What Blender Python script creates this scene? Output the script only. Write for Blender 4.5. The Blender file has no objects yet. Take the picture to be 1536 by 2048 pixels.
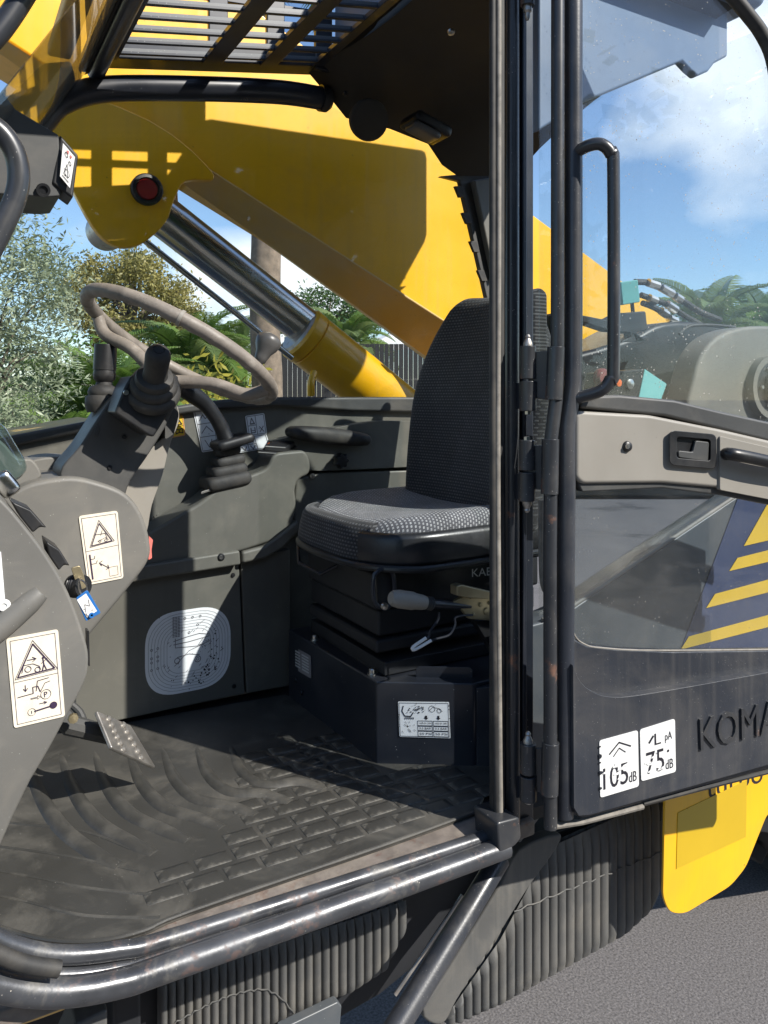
import bpy, bmesh, math, random
from mathutils import Vector, Matrix, noise
random.seed(7)
R = math.radians
scene = bpy.context.scene
COL = scene.collection

# ------------------------------------------------------------------ camera, sky, sun, exposure
CAM = Vector((0, 0, 1.65)); F = 1538.0; HY = 795.0
cam_d = bpy.data.cameras.new('camera'); cam = bpy.data.objects.new('camera', cam_d); COL.objects.link(cam)
cam.location = CAM; cam.rotation_euler = (R(90), 0, R(-30))
cam_d.sensor_fit = 'VERTICAL'; cam_d.sensor_height = 36; cam_d.lens = F / 2048 * 36
cam_d.shift_y = -(1024 - HY) / 2048
cam_d.clip_start = 0.02; cam_d.clip_end = 3000
scene.camera = cam
SUN = Vector((.585, -1, 0)).normalized() * math.cos(R(39.5)) + Vector((0, 0, math.sin(R(39.5))))
sun_d = bpy.data.lights.new('sun', 'SUN'); sun_d.energy = 4.6; sun_d.angle = R(.53); sun_d.color = (1, .95, .87)
sun = bpy.data.objects.new('sun', sun_d); COL.objects.link(sun)
sun.rotation_euler = SUN.to_track_quat('Z', 'Y').to_euler(); sun.location = (5, -8, 12)
world = bpy.data.worlds.new('World'); scene.world = world; world.use_nodes = True
nt = world.node_tree; nt.nodes.clear()
wo = nt.nodes.new('ShaderNodeOutputWorld'); bg = nt.nodes.new('ShaderNodeBackground'); bg.inputs[1].default_value = .13
sky = nt.nodes.new('ShaderNodeTexSky'); sky.sky_type = 'NISHITA'; sky.sun_disc = False
sky.sun_elevation = R(39.5); sky.sun_rotation = math.atan2(SUN.x, SUN.y)
sky.air_density = 1.0; sky.dust_density = .25; sky.ozone_density = 4.0
tc = nt.nodes.new('ShaderNodeTexCoord'); mp = nt.nodes.new('ShaderNodeMapping'); mp.inputs['Scale'].default_value = (1, 1, 1.5)
nz = nt.nodes.new('ShaderNodeTexNoise'); nz.inputs['Scale'].default_value = 4.2; nz.inputs['Detail'].default_value = 7; nz.inputs['Roughness'].default_value = .48
L = nt.links.new
L(tc.outputs['Generated'], mp.inputs[0]); L(mp.outputs[0], nz.inputs['Vector'])
acc = nz.outputs['Fac']
# cloud banks (bearing vector, half width in degrees, lift): where the noise thickens into cloud
for d, w, k in (((.83, .62, .40), 12, .26), ((.36, .92, .11), 9, .22), ((.43, .89, .15), 6, .24), ((.2, .97, .16), 7, .14), ((-.6, .7, .35), 22, .15), ((.9, -.3, .4), 25, .14), ((-.4, -.8, .4), 25, .12)):
    dp = nt.nodes.new('ShaderNodeVectorMath'); dp.operation = 'DOT_PRODUCT'; nm = nt.nodes.new('ShaderNodeVectorMath'); nm.operation = 'NORMALIZE'
    L(tc.outputs['Generated'], nm.inputs[0]); L(nm.outputs[0], dp.inputs[0]); dp.inputs[1].default_value = Vector(d).normalized()
    mr_ = nt.nodes.new('ShaderNodeMapRange'); mr_.interpolation_type = 'SMOOTHSTEP'; mr_.inputs[1].default_value = math.cos(R(w)); mr_.inputs[2].default_value = 1; mr_.inputs[4].default_value = k
    L(dp.outputs['Value'], mr_.inputs[0]); ad = nt.nodes.new('ShaderNodeMath'); ad.operation = 'ADD'; L(acc, ad.inputs[0]); L(mr_.outputs[0], ad.inputs[1]); acc = ad.outputs[0]
rp = nt.nodes.new('ShaderNodeValToRGB'); rp.color_ramp.elements[0].position = .62; rp.color_ramp.elements[1].position = .84; rp.color_ramp.elements[1].color = (.8, .8, .8, 1)
mx = nt.nodes.new('ShaderNodeMixRGB'); mx.inputs[2].default_value = (7.4, 7.5, 7.7, 1)
L(acc, rp.inputs[0]); L(rp.outputs[0], mx.inputs[0]); L(sky.outputs[0], mx.inputs[1]); L(mx.outputs[0], bg.inputs[0]); L(bg.outputs[0], wo.inputs[0])
scene.view_settings.view_transform = 'Standard'; scene.view_settings.look = 'None'
scene.view_settings.exposure = 0.62; scene.view_settings.gamma = 1; scene.view_settings.use_curve_mapping = False
scene.cycles.max_bounces = 10; scene.cycles.transparent_max_bounces = 24

# ------------------------------------------------------------------ survey helpers: sight line -> point on a real plane
FW = Vector((.5, .8660254, 0)); RT = Vector((.8660254, -.5, 0))
def ray(px, py): return FW + RT * ((px - 768) / F) + Vector((0, 0, (HY - py) / F))
def atY(px, py, Y): d = ray(px, py); return CAM + d * (Y / d.y)
def atZ(px, py, Z): d = ray(px, py); return CAM + d * ((Z - CAM.z) / d.z)
def atX(px, py, X): d = ray(px, py); return CAM + d * (X / d.x)
def atT(px, py, t): return CAM + ray(px, py) * t
D0 = Vector((.985, 1.05, 0)); DU = Vector((.99, -.144, 0)).normalized(); DN = Vector((-.144, -.99, 0)).normalized()
def atD(px, py, off=0.0):            # on the open door's inner face, off = metres proud towards the doorway side
    d = ray(px, py); o = D0 + DN * off
    return CAM + d * (DN.dot(o - CAM) / DN.dot(d))
YS = 1.137; YW = 1.955; YU = 2.03; ZF = .85

# ------------------------------------------------------------------ materials
MATS = {}
def nodes_of(name):
    m = bpy.data.materials.new(name); m.use_nodes = True; t = m.node_tree; t.nodes.clear()
    return m, t, t.nodes.new('ShaderNodeOutputMaterial')
def noise_fac(t, scale, lo, hi, detail=4, vec=None, rough=.55, dist=0):
    n = t.nodes.new('ShaderNodeTexNoise'); n.inputs['Scale'].default_value = scale; n.inputs['Detail'].default_value = detail
    n.inputs['Roughness'].default_value = rough; n.inputs['Distortion'].default_value = dist
    if vec is not None: t.links.new(vec, n.inputs['Vector'])
    r = t.nodes.new('ShaderNodeMapRange'); r.inputs[1].default_value = lo; r.inputs[2].default_value = hi
    t.links.new(n.outputs['Fac'], r.inputs[0]); return r.outputs[0], n
def pbr(name, col, rough=.5, metal=0, var=.15, vscale=6, bump=.0, bscale=200, dust=None, specks=None, coat=0, spec=.5, wear=None, rvar=.1, streak=None):
    m, t, out = nodes_of(name); b = t.nodes.new('ShaderNodeBsdfPrincipled'); t.links.new(b.outputs[0], out.inputs[0])
    tcn = t.nodes.new('ShaderNodeTexCoord'); vec = tcn.outputs['Object']
    f, _ = noise_fac(t, vscale, .3, .7, 5, vec)
    mix = t.nodes.new('ShaderNodeMixRGB'); t.links.new(f, mix.inputs[0])
    mix.inputs[1].default_value = (*[c * (1 - var) for c in col], 1); mix.inputs[2].default_value = (*[min(c * (1 + var), .95) for c in col], 1)
    cur = mix.outputs[0]
    rbase = t.nodes.new('ShaderNodeMapRange'); rbase.inputs[3].default_value = max(rough - rvar, .03); rbase.inputs[4].default_value = min(rough + rvar, 1)
    t.links.new(f, rbase.inputs[0]); rcur = rbase.outputs[0]
    def layer(fac, c2, r2=None):
        nonlocal cur, rcur
        k = t.nodes.new('ShaderNodeMixRGB'); t.links.new(fac, k.inputs[0]); t.links.new(cur, k.inputs[1]); k.inputs[2].default_value = (*c2, 1); cur = k.outputs[0]
        if r2 is not None:
            q = t.nodes.new('ShaderNodeMixRGB'); t.links.new(fac, q.inputs[0]); t.links.new(rcur, q.inputs[1]); q.inputs[2].default_value = (r2, r2, r2, 1); rcur = q.outputs[0]
    def scaled(fac, a):
        s = t.nodes.new('ShaderNodeMath'); s.operation = 'MULTIPLY'; s.use_clamp = True; t.links.new(fac, s.inputs[0]); s.inputs[1].default_value = a; return s.outputs[0]
    if wear:      # (color, amount, scale, threshold)
        f2, _ = noise_fac(t, wear[2], wear[3], wear[3] + .08, 8, vec, .65); layer(scaled(f2, wear[1]), wear[0], .75)
    if dust:      # (color, amount, scale, lo, hi)
        f2, _ = noise_fac(t, dust[2], dust[3], dust[4], 8, vec, .65, .6); layer(scaled(f2, dust[1]), dust[0], .85)
    if streak:    # (color, amount)
        mpn = t.nodes.new('ShaderNodeMapping'); mpn.inputs['Scale'].default_value = (38, 38, 1.6); t.links.new(vec, mpn.inputs[0])
        f2, _ = noise_fac(t, 1, .5, .75, 6, mpn.outputs[0], .6); layer(scaled(f2, streak[1]), streak[0], .8)
    if specks:    # (color, amount, scale, threshold)
        v = t.nodes.new('ShaderNodeTexVoronoi'); v.inputs['Scale'].default_value = specks[2]; t.links.new(vec, v.inputs['Vector'])
        lt = t.nodes.new('ShaderNodeMath'); lt.operation = 'LESS_THAN'; lt.inputs[1].default_value = specks[3]; t.links.new(v.outputs['Distance'], lt.inputs[0])
        f2, _ = noise_fac(t, specks[2] * .23, .5, .6, 2, vec)
        mm = t.nodes.new('ShaderNodeMath'); mm.operation = 'MULTIPLY'; t.links.new(lt.outputs[0], mm.inputs[0]); t.links.new(f2, mm.inputs[1])
        layer(scaled(mm.outputs[0], specks[1]), specks[0], .8)
    t.links.new(cur, b.inputs['Base Color']); t.links.new(rcur, b.inputs['Roughness'])
    b.inputs['Metallic'].default_value = metal; b.inputs['Coat Weight'].default_value = coat; b.inputs['Coat Roughness'].default_value = .12
    b.inputs['Specular IOR Level'].default_value = spec
    if bump:
        nb = t.nodes.new('ShaderNodeTexNoise'); nb.inputs['Scale'].default_value = bscale; nb.inputs['Detail'].default_value = 3; t.links.new(vec, nb.inputs['Vector'])
        bp = t.nodes.new('ShaderNodeBump'); bp.inputs['Strength'].default_value = bump; bp.inputs['Distance'].default_value = .002
        t.links.new(nb.outputs['Fac'], bp.inputs['Height']); t.links.new(bp.outputs[0], b.inputs['Normal'])
    MATS[name] = m; return m
def glass(name, tint, dustamt=.03, dustscale=30, specks=0, refl=1.0, smear=0.0):
    m, t, out = nodes_of(name)
    tr = t.nodes.new('ShaderNodeBsdfTransparent'); tr.inputs[0].default_value = (*tint, 1)
    gl = t.nodes.new('ShaderNodeBsdfGlossy'); gl.inputs['Roughness'].default_value = .015
    fr = t.nodes.new('ShaderNodeLayerWeight'); fr.inputs[0].default_value = .5      # Schlick: same from both faces of the pane
    pw = t.nodes.new('ShaderNodeMath'); pw.operation = 'POWER'; pw.inputs[1].default_value = 5; t.links.new(fr.outputs['Facing'], pw.inputs[0])
    ml = t.nodes.new('ShaderNodeMath'); ml.operation = 'MULTIPLY_ADD'; ml.inputs[1].default_value = .9 * refl; ml.inputs[2].default_value = .042 * refl; ml.use_clamp = True; t.links.new(pw.outputs[0], ml.inputs[0])
    m1 = t.nodes.new('ShaderNodeMixShader'); t.links.new(ml.outputs[0], m1.inputs[0]); t.links.new(tr.outputs[0], m1.inputs[1]); t.links.new(gl.outputs[0], m1.inputs[2])
    df = t.nodes.new('ShaderNodeBsdfDiffuse'); df.inputs[0].default_value = (.62, .60, .55, 1)
    tl = t.nodes.new('ShaderNodeBsdfTranslucent'); tl.inputs[0].default_value = (.6, .58, .53, 1)
    md = t.nodes.new('ShaderNodeMixShader'); md.inputs[0].default_value = .5; t.links.new(df.outputs[0], md.inputs[1]); t.links.new(tl.outputs[0], md.inputs[2])
    tcn = t.nodes.new('ShaderNodeTexCoord'); vec = tcn.outputs['Object']
    f, _ = noise_fac(t, dustscale * .12, .35, .75, 7, vec, .6, .5)
    a = t.nodes.new('ShaderNodeMath'); a.operation = 'MULTIPLY'; a.inputs[1].default_value = dustamt * 2; t.links.new(f, a.inputs[0]); fac = a.outputs[0]
    if smear:
        mpn = t.nodes.new('ShaderNodeMapping'); mpn.inputs['Scale'].default_value = (2.5, 2.5, 9); mpn.inputs['Rotation'].default_value = (0, R(35), 0); t.links.new(vec, mpn.inputs[0])
        f3, _ = noise_fac(t, 2.2, .52, .8, 6, mpn.outputs[0], .55, 1.0)
        b3 = t.nodes.new('ShaderNodeMath'); b3.operation = 'MULTIPLY_ADD'; b3.inputs[1].default_value = smear; t.links.new(f3, b3.inputs[0]); t.links.new(fac, b3.inputs[2]); fac = b3.outputs[0]
    if specks:
        v = t.nodes.new('ShaderNodeTexVoronoi'); v.inputs['Scale'].default_value = 95; t.links.new(vec, v.inputs['Vector'])
        lt = t.nodes.new('ShaderNodeMath'); lt.operation = 'LESS_THAN'; lt.inputs[1].default_value = .14; t.links.new(v.outputs['Distance'], lt.inputs[0])
        f2, _ = noise_fac(t, 26, .5, .62, 3, vec)
        b2 = t.nodes.new('ShaderNodeMath'); b2.operation = 'MULTIPLY'; t.links.new(lt.outputs[0], b2.inputs[0]); t.links.new(f2, b2.inputs[1])
        c2 = t.nodes.new('ShaderNodeMath'); c2.operation = 'MULTIPLY_ADD'; c2.inputs[1].default_value = specks; c2.use_clamp = True
        t.links.new(b2.outputs[0], c2.inputs[0]); t.links.new(fac, c2.inputs[2]); fac = c2.outputs[0]
    m2 = t.nodes.new('ShaderNodeMixShader'); t.links.new(fac, m2.inputs[0]); t.links.new(m1.outputs[0], m2.inputs[1]); t.links.new(md.outputs[0], m2.inputs[2])
    t.links.new(m2.outputs[0], out.inputs[0]); MATS[name] = m; return m
def leafmat(name, c1, c2, trans=.35, vscale=1.5):
    m, t, out = nodes_of(name); tcn = t.nodes.new('ShaderNodeTexCoord')
    f, _ = noise_fac(t, vscale, .3, .7, 4, tcn.outputs['Object'])
    mix = t.nodes.new('ShaderNodeMixRGB'); t.links.new(f, mix.inputs[0]); mix.inputs[1].default_value = (*c1, 1); mix.inputs[2].default_value = (*c2, 1)
    b = t.nodes.new('ShaderNodeBsdfPrincipled'); b.inputs['Roughness'].default_value = .45; t.links.new(mix.outputs[0], b.inputs['Base Color'])
    tl = t.nodes.new('ShaderNodeBsdfTranslucent'); t.links.new(mix.outputs[0], tl.inputs[0])
    ms = t.nodes.new('ShaderNodeMixShader'); ms.inputs[0].default_value = trans; t.links.new(b.outputs[0], ms.inputs[1]); t.links.new(tl.outputs[0], ms.inputs[2])
    t.links.new(ms.outputs[0], out.inputs[0]); MATS[name] = m; return m
def fabric(name, plane, gain=1.0, base=.03):        # woven seat cloth: rows of pale stitches on charcoal
    m, t, out = nodes_of(name); tcn = t.nodes.new('ShaderNodeTexCoord'); sp = t.nodes.new('ShaderNodeSeparateXYZ'); t.links.new(tcn.outputs['Object'], sp.inputs[0])
    cb = t.nodes.new('ShaderNodeCombineXYZ')
    for k_, axes in enumerate(plane):
        cur = sp.outputs[axes[0]]
        for a_ in axes[1:]:
            ad = t.nodes.new('ShaderNodeMath'); ad.operation = 'ADD'; t.links.new(cur, ad.inputs[0]); t.links.new(sp.outputs[a_], ad.inputs[1]); cur = ad.outputs[0]
        t.links.new(cur, cb.inputs[k_])
    br = t.nodes.new('ShaderNodeTexBrick'); br.inputs['Scale'].default_value = 1; br.offset = .5
    br.inputs['Brick Width'].default_value = .0105; br.inputs['Row Height'].default_value = .0078; br.inputs['Mortar Size'].default_value = .0024; br.inputs['Mortar Smooth'].default_value = .25
    br.inputs['Color1'].default_value = (.30 * gain, .30 * gain, .30 * gain, 1); br.inputs['Color2'].default_value = (.20 * gain, .20 * gain, .205 * gain, 1); br.inputs['Mortar'].default_value = (base, base, base * 1.1, 1)
    t.links.new(cb.outputs[0], br.inputs['Vector'])
    b = t.nodes.new('ShaderNodeBsdfPrincipled'); b.inputs['Roughness'].default_value = .9; b.inputs['Sheen Weight'].default_value = .15
    f, _ = noise_fac(t, 9, .3, .75, 5, tcn.outputs['Object']); k = t.nodes.new('ShaderNodeMixRGB'); k.blend_type = 'MULTIPLY'; k.inputs[0].default_value = .45
    t.links.new(br.outputs[0], k.inputs[1]); t.links.new(f, k.inputs[2]); t.links.new(k.outputs[0], b.inputs['Base Color'])
    bp = t.nodes.new('ShaderNodeBump'); bp.inputs['Strength'].default_value = .5; bp.inputs['Distance'].default_value = .002; bp.invert = True
    t.links.new(br.outputs['Fac'], bp.inputs['Height']); t.links.new(bp.outputs[0], b.inputs['Normal']); t.links.new(b.outputs[0], out.inputs[0]); MATS[name] = m; return m

DUST = (.34, .30, .24)
pbr('plastic_grey', (.145, .14, .127), .55, var=.10, vscale=5, bump=.12, bscale=900, dust=(DUST, .22, 9, .5, .75), specks=((.5, .5, .46), .5, 120, .09))
pbr('plastic_wall', (.118, .116, .100), .5, var=.10, vscale=4, bump=.15, bscale=900, dust=(DUST, .25, 7, .5, .8), specks=((.45, .45, .42), .5, 90, .07), streak=((.08, .078, .07), .18))
pbr('plastic_dark', (.052, .053, .052), .5, var=.12, bump=.12, bscale=900, dust=(DUST, .15, 8, .5, .8))
pbr('plastic_black', (.012, .0125, .014), .42, var=.2, bump=.06, bscale=700, dust=(DUST, .09, 10, .5, .8))
pbr('plastic_beige', (.26, .242, .21), .5, var=.07, vscale=5, bump=.08, bscale=900, dust=((.22, .19, .15), .35, 6, .52, .8), specks=((.12, .11, .1), .5, 60, .06))
pbr('rubber_black', (.022, .022, .022), .62, var=.2, dust=(DUST, .2, 9, .45, .8))
pbr('rubber_trim', (.24, .22, .19), .65, var=.3, vscale=14, dust=((.08, .075, .07), .6, 30, .45, .7))
pbr('paint_black', (.026, .030, .039), .36, var=.2, vscale=3, bump=.1, bscale=260, dust=(DUST, .16, 5, .45, .80), specks=((.5, .48, .44), .6, 210, .10), coat=.2, streak=((.15, .14, .125), .22))
pbr('paint_black_clean', (.018, .021, .029), .36, var=.15, dust=(DUST, .07, 7, .5, .85), specks=((.5, .5, .48), .6, 90, .08), coat=.2)
pbr('paint_chipped', (.030, .032, .036), .36, var=.15, dust=(DUST, .12, 10, .5, .8), wear=((.16, .075, .045), .8, 16, .62), specks=((.55, .52, .48), .8, 170, .11), coat=.2)
pbr('steel_sill', (.062, .065, .072), .36, metal=.25, var=.35, vscale=9, bump=.25, bscale=70, wear=((.17, .105, .085), .55, 34, .57), dust=((.26, .24, .20), .55, 16, .54, .74), specks=((.5, .46, .4), .7, 120, .10), rvar=.14, spec=.7)
pbr('rust_ledge', (.17, .145, .125), .7, var=.3, vscale=26, bump=.3, bscale=150, wear=((.13, .065, .045), .6, 24, .57), dust=(DUST, .5, 14, .48, .75))
pbr('steel_bare', (.42, .40, .37), .4, metal=.8, var=.2, vscale=20, bump=.1, wear=((.2, .13, .09), .5, 22, .58))
pbr('bolt_steel', (.62, .60, .56), .3, metal=1, var=.1)
pbr('brass', (.44, .37, .23), .42, metal=.8, var=.15, vscale=14, dust=(DUST, .3, 20, .5, .8))
pbr('chrome', (.62, .61, .58), .20, metal=1, var=.1, vscale=5, rvar=.05, dust=((.12, .11, .09), .35, 8, .55, .8))
pbr('paint_yellow', (.88, .47, .006), .36, var=.06, vscale=3, coat=.4, dust=((.42, .25, .05), .45, 2.2, .52, .80), specks=((.16, .09, .03), .7, 25, .06), bump=.03, bscale=40, streak=((.55, .33, .05), .25))
pbr('paint_yellow_dirt_bounce', (.80, .50, .12), .5, var=.12, vscale=4, dust=((.66, .50, .30), .8, 4, .38, .66), specks=((.12, .08, .03), .6, 30, .07))  # dirt tan, lightened to paint ground bounce and pane reflection on the boom underside
pbr('paint_yellow_dark', (.56, .37, .012), .35, var=.05, coat=.3)
pbr('wheel_skin', (.225, .197, .168), .48, var=.3, vscale=14, bump=.3, bscale=110, dust=((.10, .085, .07), .7, 15, .50, .72), wear=((.33, .30, .26), .6, 30, .60), specks=((.07, .06, .05), .7, 140, .12))
pbr('wheel_under', (.055, .05, .045), .5, var=.2)
pbr('knob_grey', (.085, .083, .08), .36, var=.2, vscale=18)
pbr('vinyl_black', (.020, .021, .023), .36, var=.2, bump=.12, bscale=160, dust=(DUST, .06, 9, .5, .8))
fabric('fabric_cushion', ((1, 2), (0,)), 2.1, .13); fabric('fabric_front', ((1,), (2,)), .55); fabric('fabric_back_shaded', ((1,), (2,)), .42)  # backrest is similar cloth to the cushion, its shade put into the darker colour
pbr('mat_rubber', (.046, .045, .041), .50, var=.2, vscale=5, bump=.1, bscale=300, dust=((.20, .185, .155), .5, 7, .48, .78), specks=((.4, .38, .33), .5, 110, .08))
pbr('mat_pad', (.046, .045, .041), .44, var=.25, vscale=7, bump=.12, bscale=200, dust=((.24, .225, .19), .8, 17, .50, .70))
pbr('roof_liner', (.040, .033, .024), .8, var=.12, bump=.1)
pbr('sticker_cream', (.80, .73, .60), .5, var=.06, vscale=14, dust=((.55, .45, .30), .4, 20, .5, .75))
pbr('sticker_white', (.78, .78, .76), .45, var=.05, vscale=14, dust=((.5, .45, .36), .3, 26, .55, .75), specks=((.05, .05, .05), .9, 60, .12))
pbr('sticker_blue_white', (.84, .86, .88), .5, var=.03, dust=((.5, .48, .42), .2, 30, .56, .7), specks=((.03, .03, .03), .95, 55, .10))
pbr('sticker_yellow', (.80, .52, .03), .45, var=.05)
pbr('ink', (.015, .013, .02), .6, var=.1); pbr('ink_soft', (.20, .19, .20), .6, var=.1); pbr('ink_purple', (.035, .018, .05), .6, var=.1)
pbr('ink_pale', (.42, .43, .44), .6, var=.1); pbr('letter_white', (.72, .72, .70), .5, var=.05); pbr('red_print', (.62, .22, .18), .5)
pbr('plastic_column', (.062, .062, .06), .5, var=.1, bump=.12, bscale=900, dust=(DUST, .15, 8, .5, .8)); pbr('plastic_red', (.66, .17, .14), .4); pbr('plastic_orange', (.85, .16, .02), .4); pbr('plastic_blue', (.02, .14, .42), .4)
pbr('lens_red', (.30, .02, .02), .2, coat=.5); pbr('plastic_teal', (.18, .52, .52), .45, var=.05); pbr('dark_red', (.22, .05, .05), .5)
pbr('panel_bluegrey', (.085, .095, .105), .38, var=.1, vscale=4, dust=(DUST, .25, 5, .45, .8), specks=((.5, .5, .48), .6, 110, .09))
pbr('decal_blue', (.040, .055, .115), .38, var=.08, dust=(DUST, .12, 6, .5, .8)); pbr('decal_yellow', (.70, .46, .04), .4, var=.06)
pbr('fender_rubber', (.085, .085, .083), .62, var=.15, vscale=4, bump=.12, bscale=500, dust=(DUST, .35, 5, .48, .8), streak=((.19, .18, .16), .4))
pbr('roof_reflection_tint', (.12, .17, .25), .45, var=.08, dust=(DUST, .2, 5, .45, .8)); pbr('under_dark', (.012, .013, .016), .6, var=.2)  # roof paint tinted slate blue to stand in for a glass reflection
pbr('housing_beige', (.17, .16, .135), .6, var=.12, dust=(DUST, .5, 6, .45, .8)); pbr('tyre', (.02, .02, .02), .8, var=.2, bump=.2, bscale=40)
pbr('asphalt', (.13, .121, .118), .85, var=.55, vscale=150, bump=.7, bscale=170, specks=((.25, .235, .225), .8, 150, .22), dust=((.030, .028, .028), .7, .8, .58, .68))
pbr('bark_palm', (.20, .155, .115), .9, var=.35, vscale=9, bump=.6, bscale=22); pbr('bark', (.13, .105, .08), .9, var=.3, vscale=9, bump=.6, bscale=30)
pbr('fence_dark', (.030, .030, .032), .8, var=.2); pbr('tent_white', (.72, .72, .72), .6, var=.04); pbr('post_grey', (.2, .2, .2), .6)
pbr('car_white', (.7, .7, .7), .3, coat=.5); pbr('car_red', (.45, .03, .03), .3, coat=.5); pbr('brown_leaf', (.30, .13, .06), .8, var=.3)
pbr('concrete_wall', (.42, .40, .36), .85, var=.1, bump=.2, bscale=30)
glass('glass_side', (.95, .96, .95), .004, 30, .12, .75, .012); glass('glass_door', (.94, .97, .99), .020, 22, .9, .9, .02); glass('glass_door_lower', (.84, .87, .89), .05, 22, .3, .9, .03)
glass('glass_front', (.80, .78, .70), .03, 18, .15, 1.0, .04); glass('lens', (.6, .75, .75), .05, 30, 0, 2.0)
leafmat('leaf_olive', (.20, .25, .14), (.38, .43, .29), .25, 2.5); leafmat('leaf_euc', (.20, .19, .06), (.40, .35, .12), .3, .7)
leafmat('leaf_palm', (.06, .14, .02), (.20, .29, .06), .35, 1.2); leafmat('leaf_palm_pale', (.10, .17, .05), (.24, .30, .12), .35, 1.2); leafmat('leaf_pine', (.035, .085, .02), (.08, .15, .035), .25, 1.0)
leafmat('leaf_yellow', (.20, .22, .03), (.42, .36, .05), .35, 3)

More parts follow.
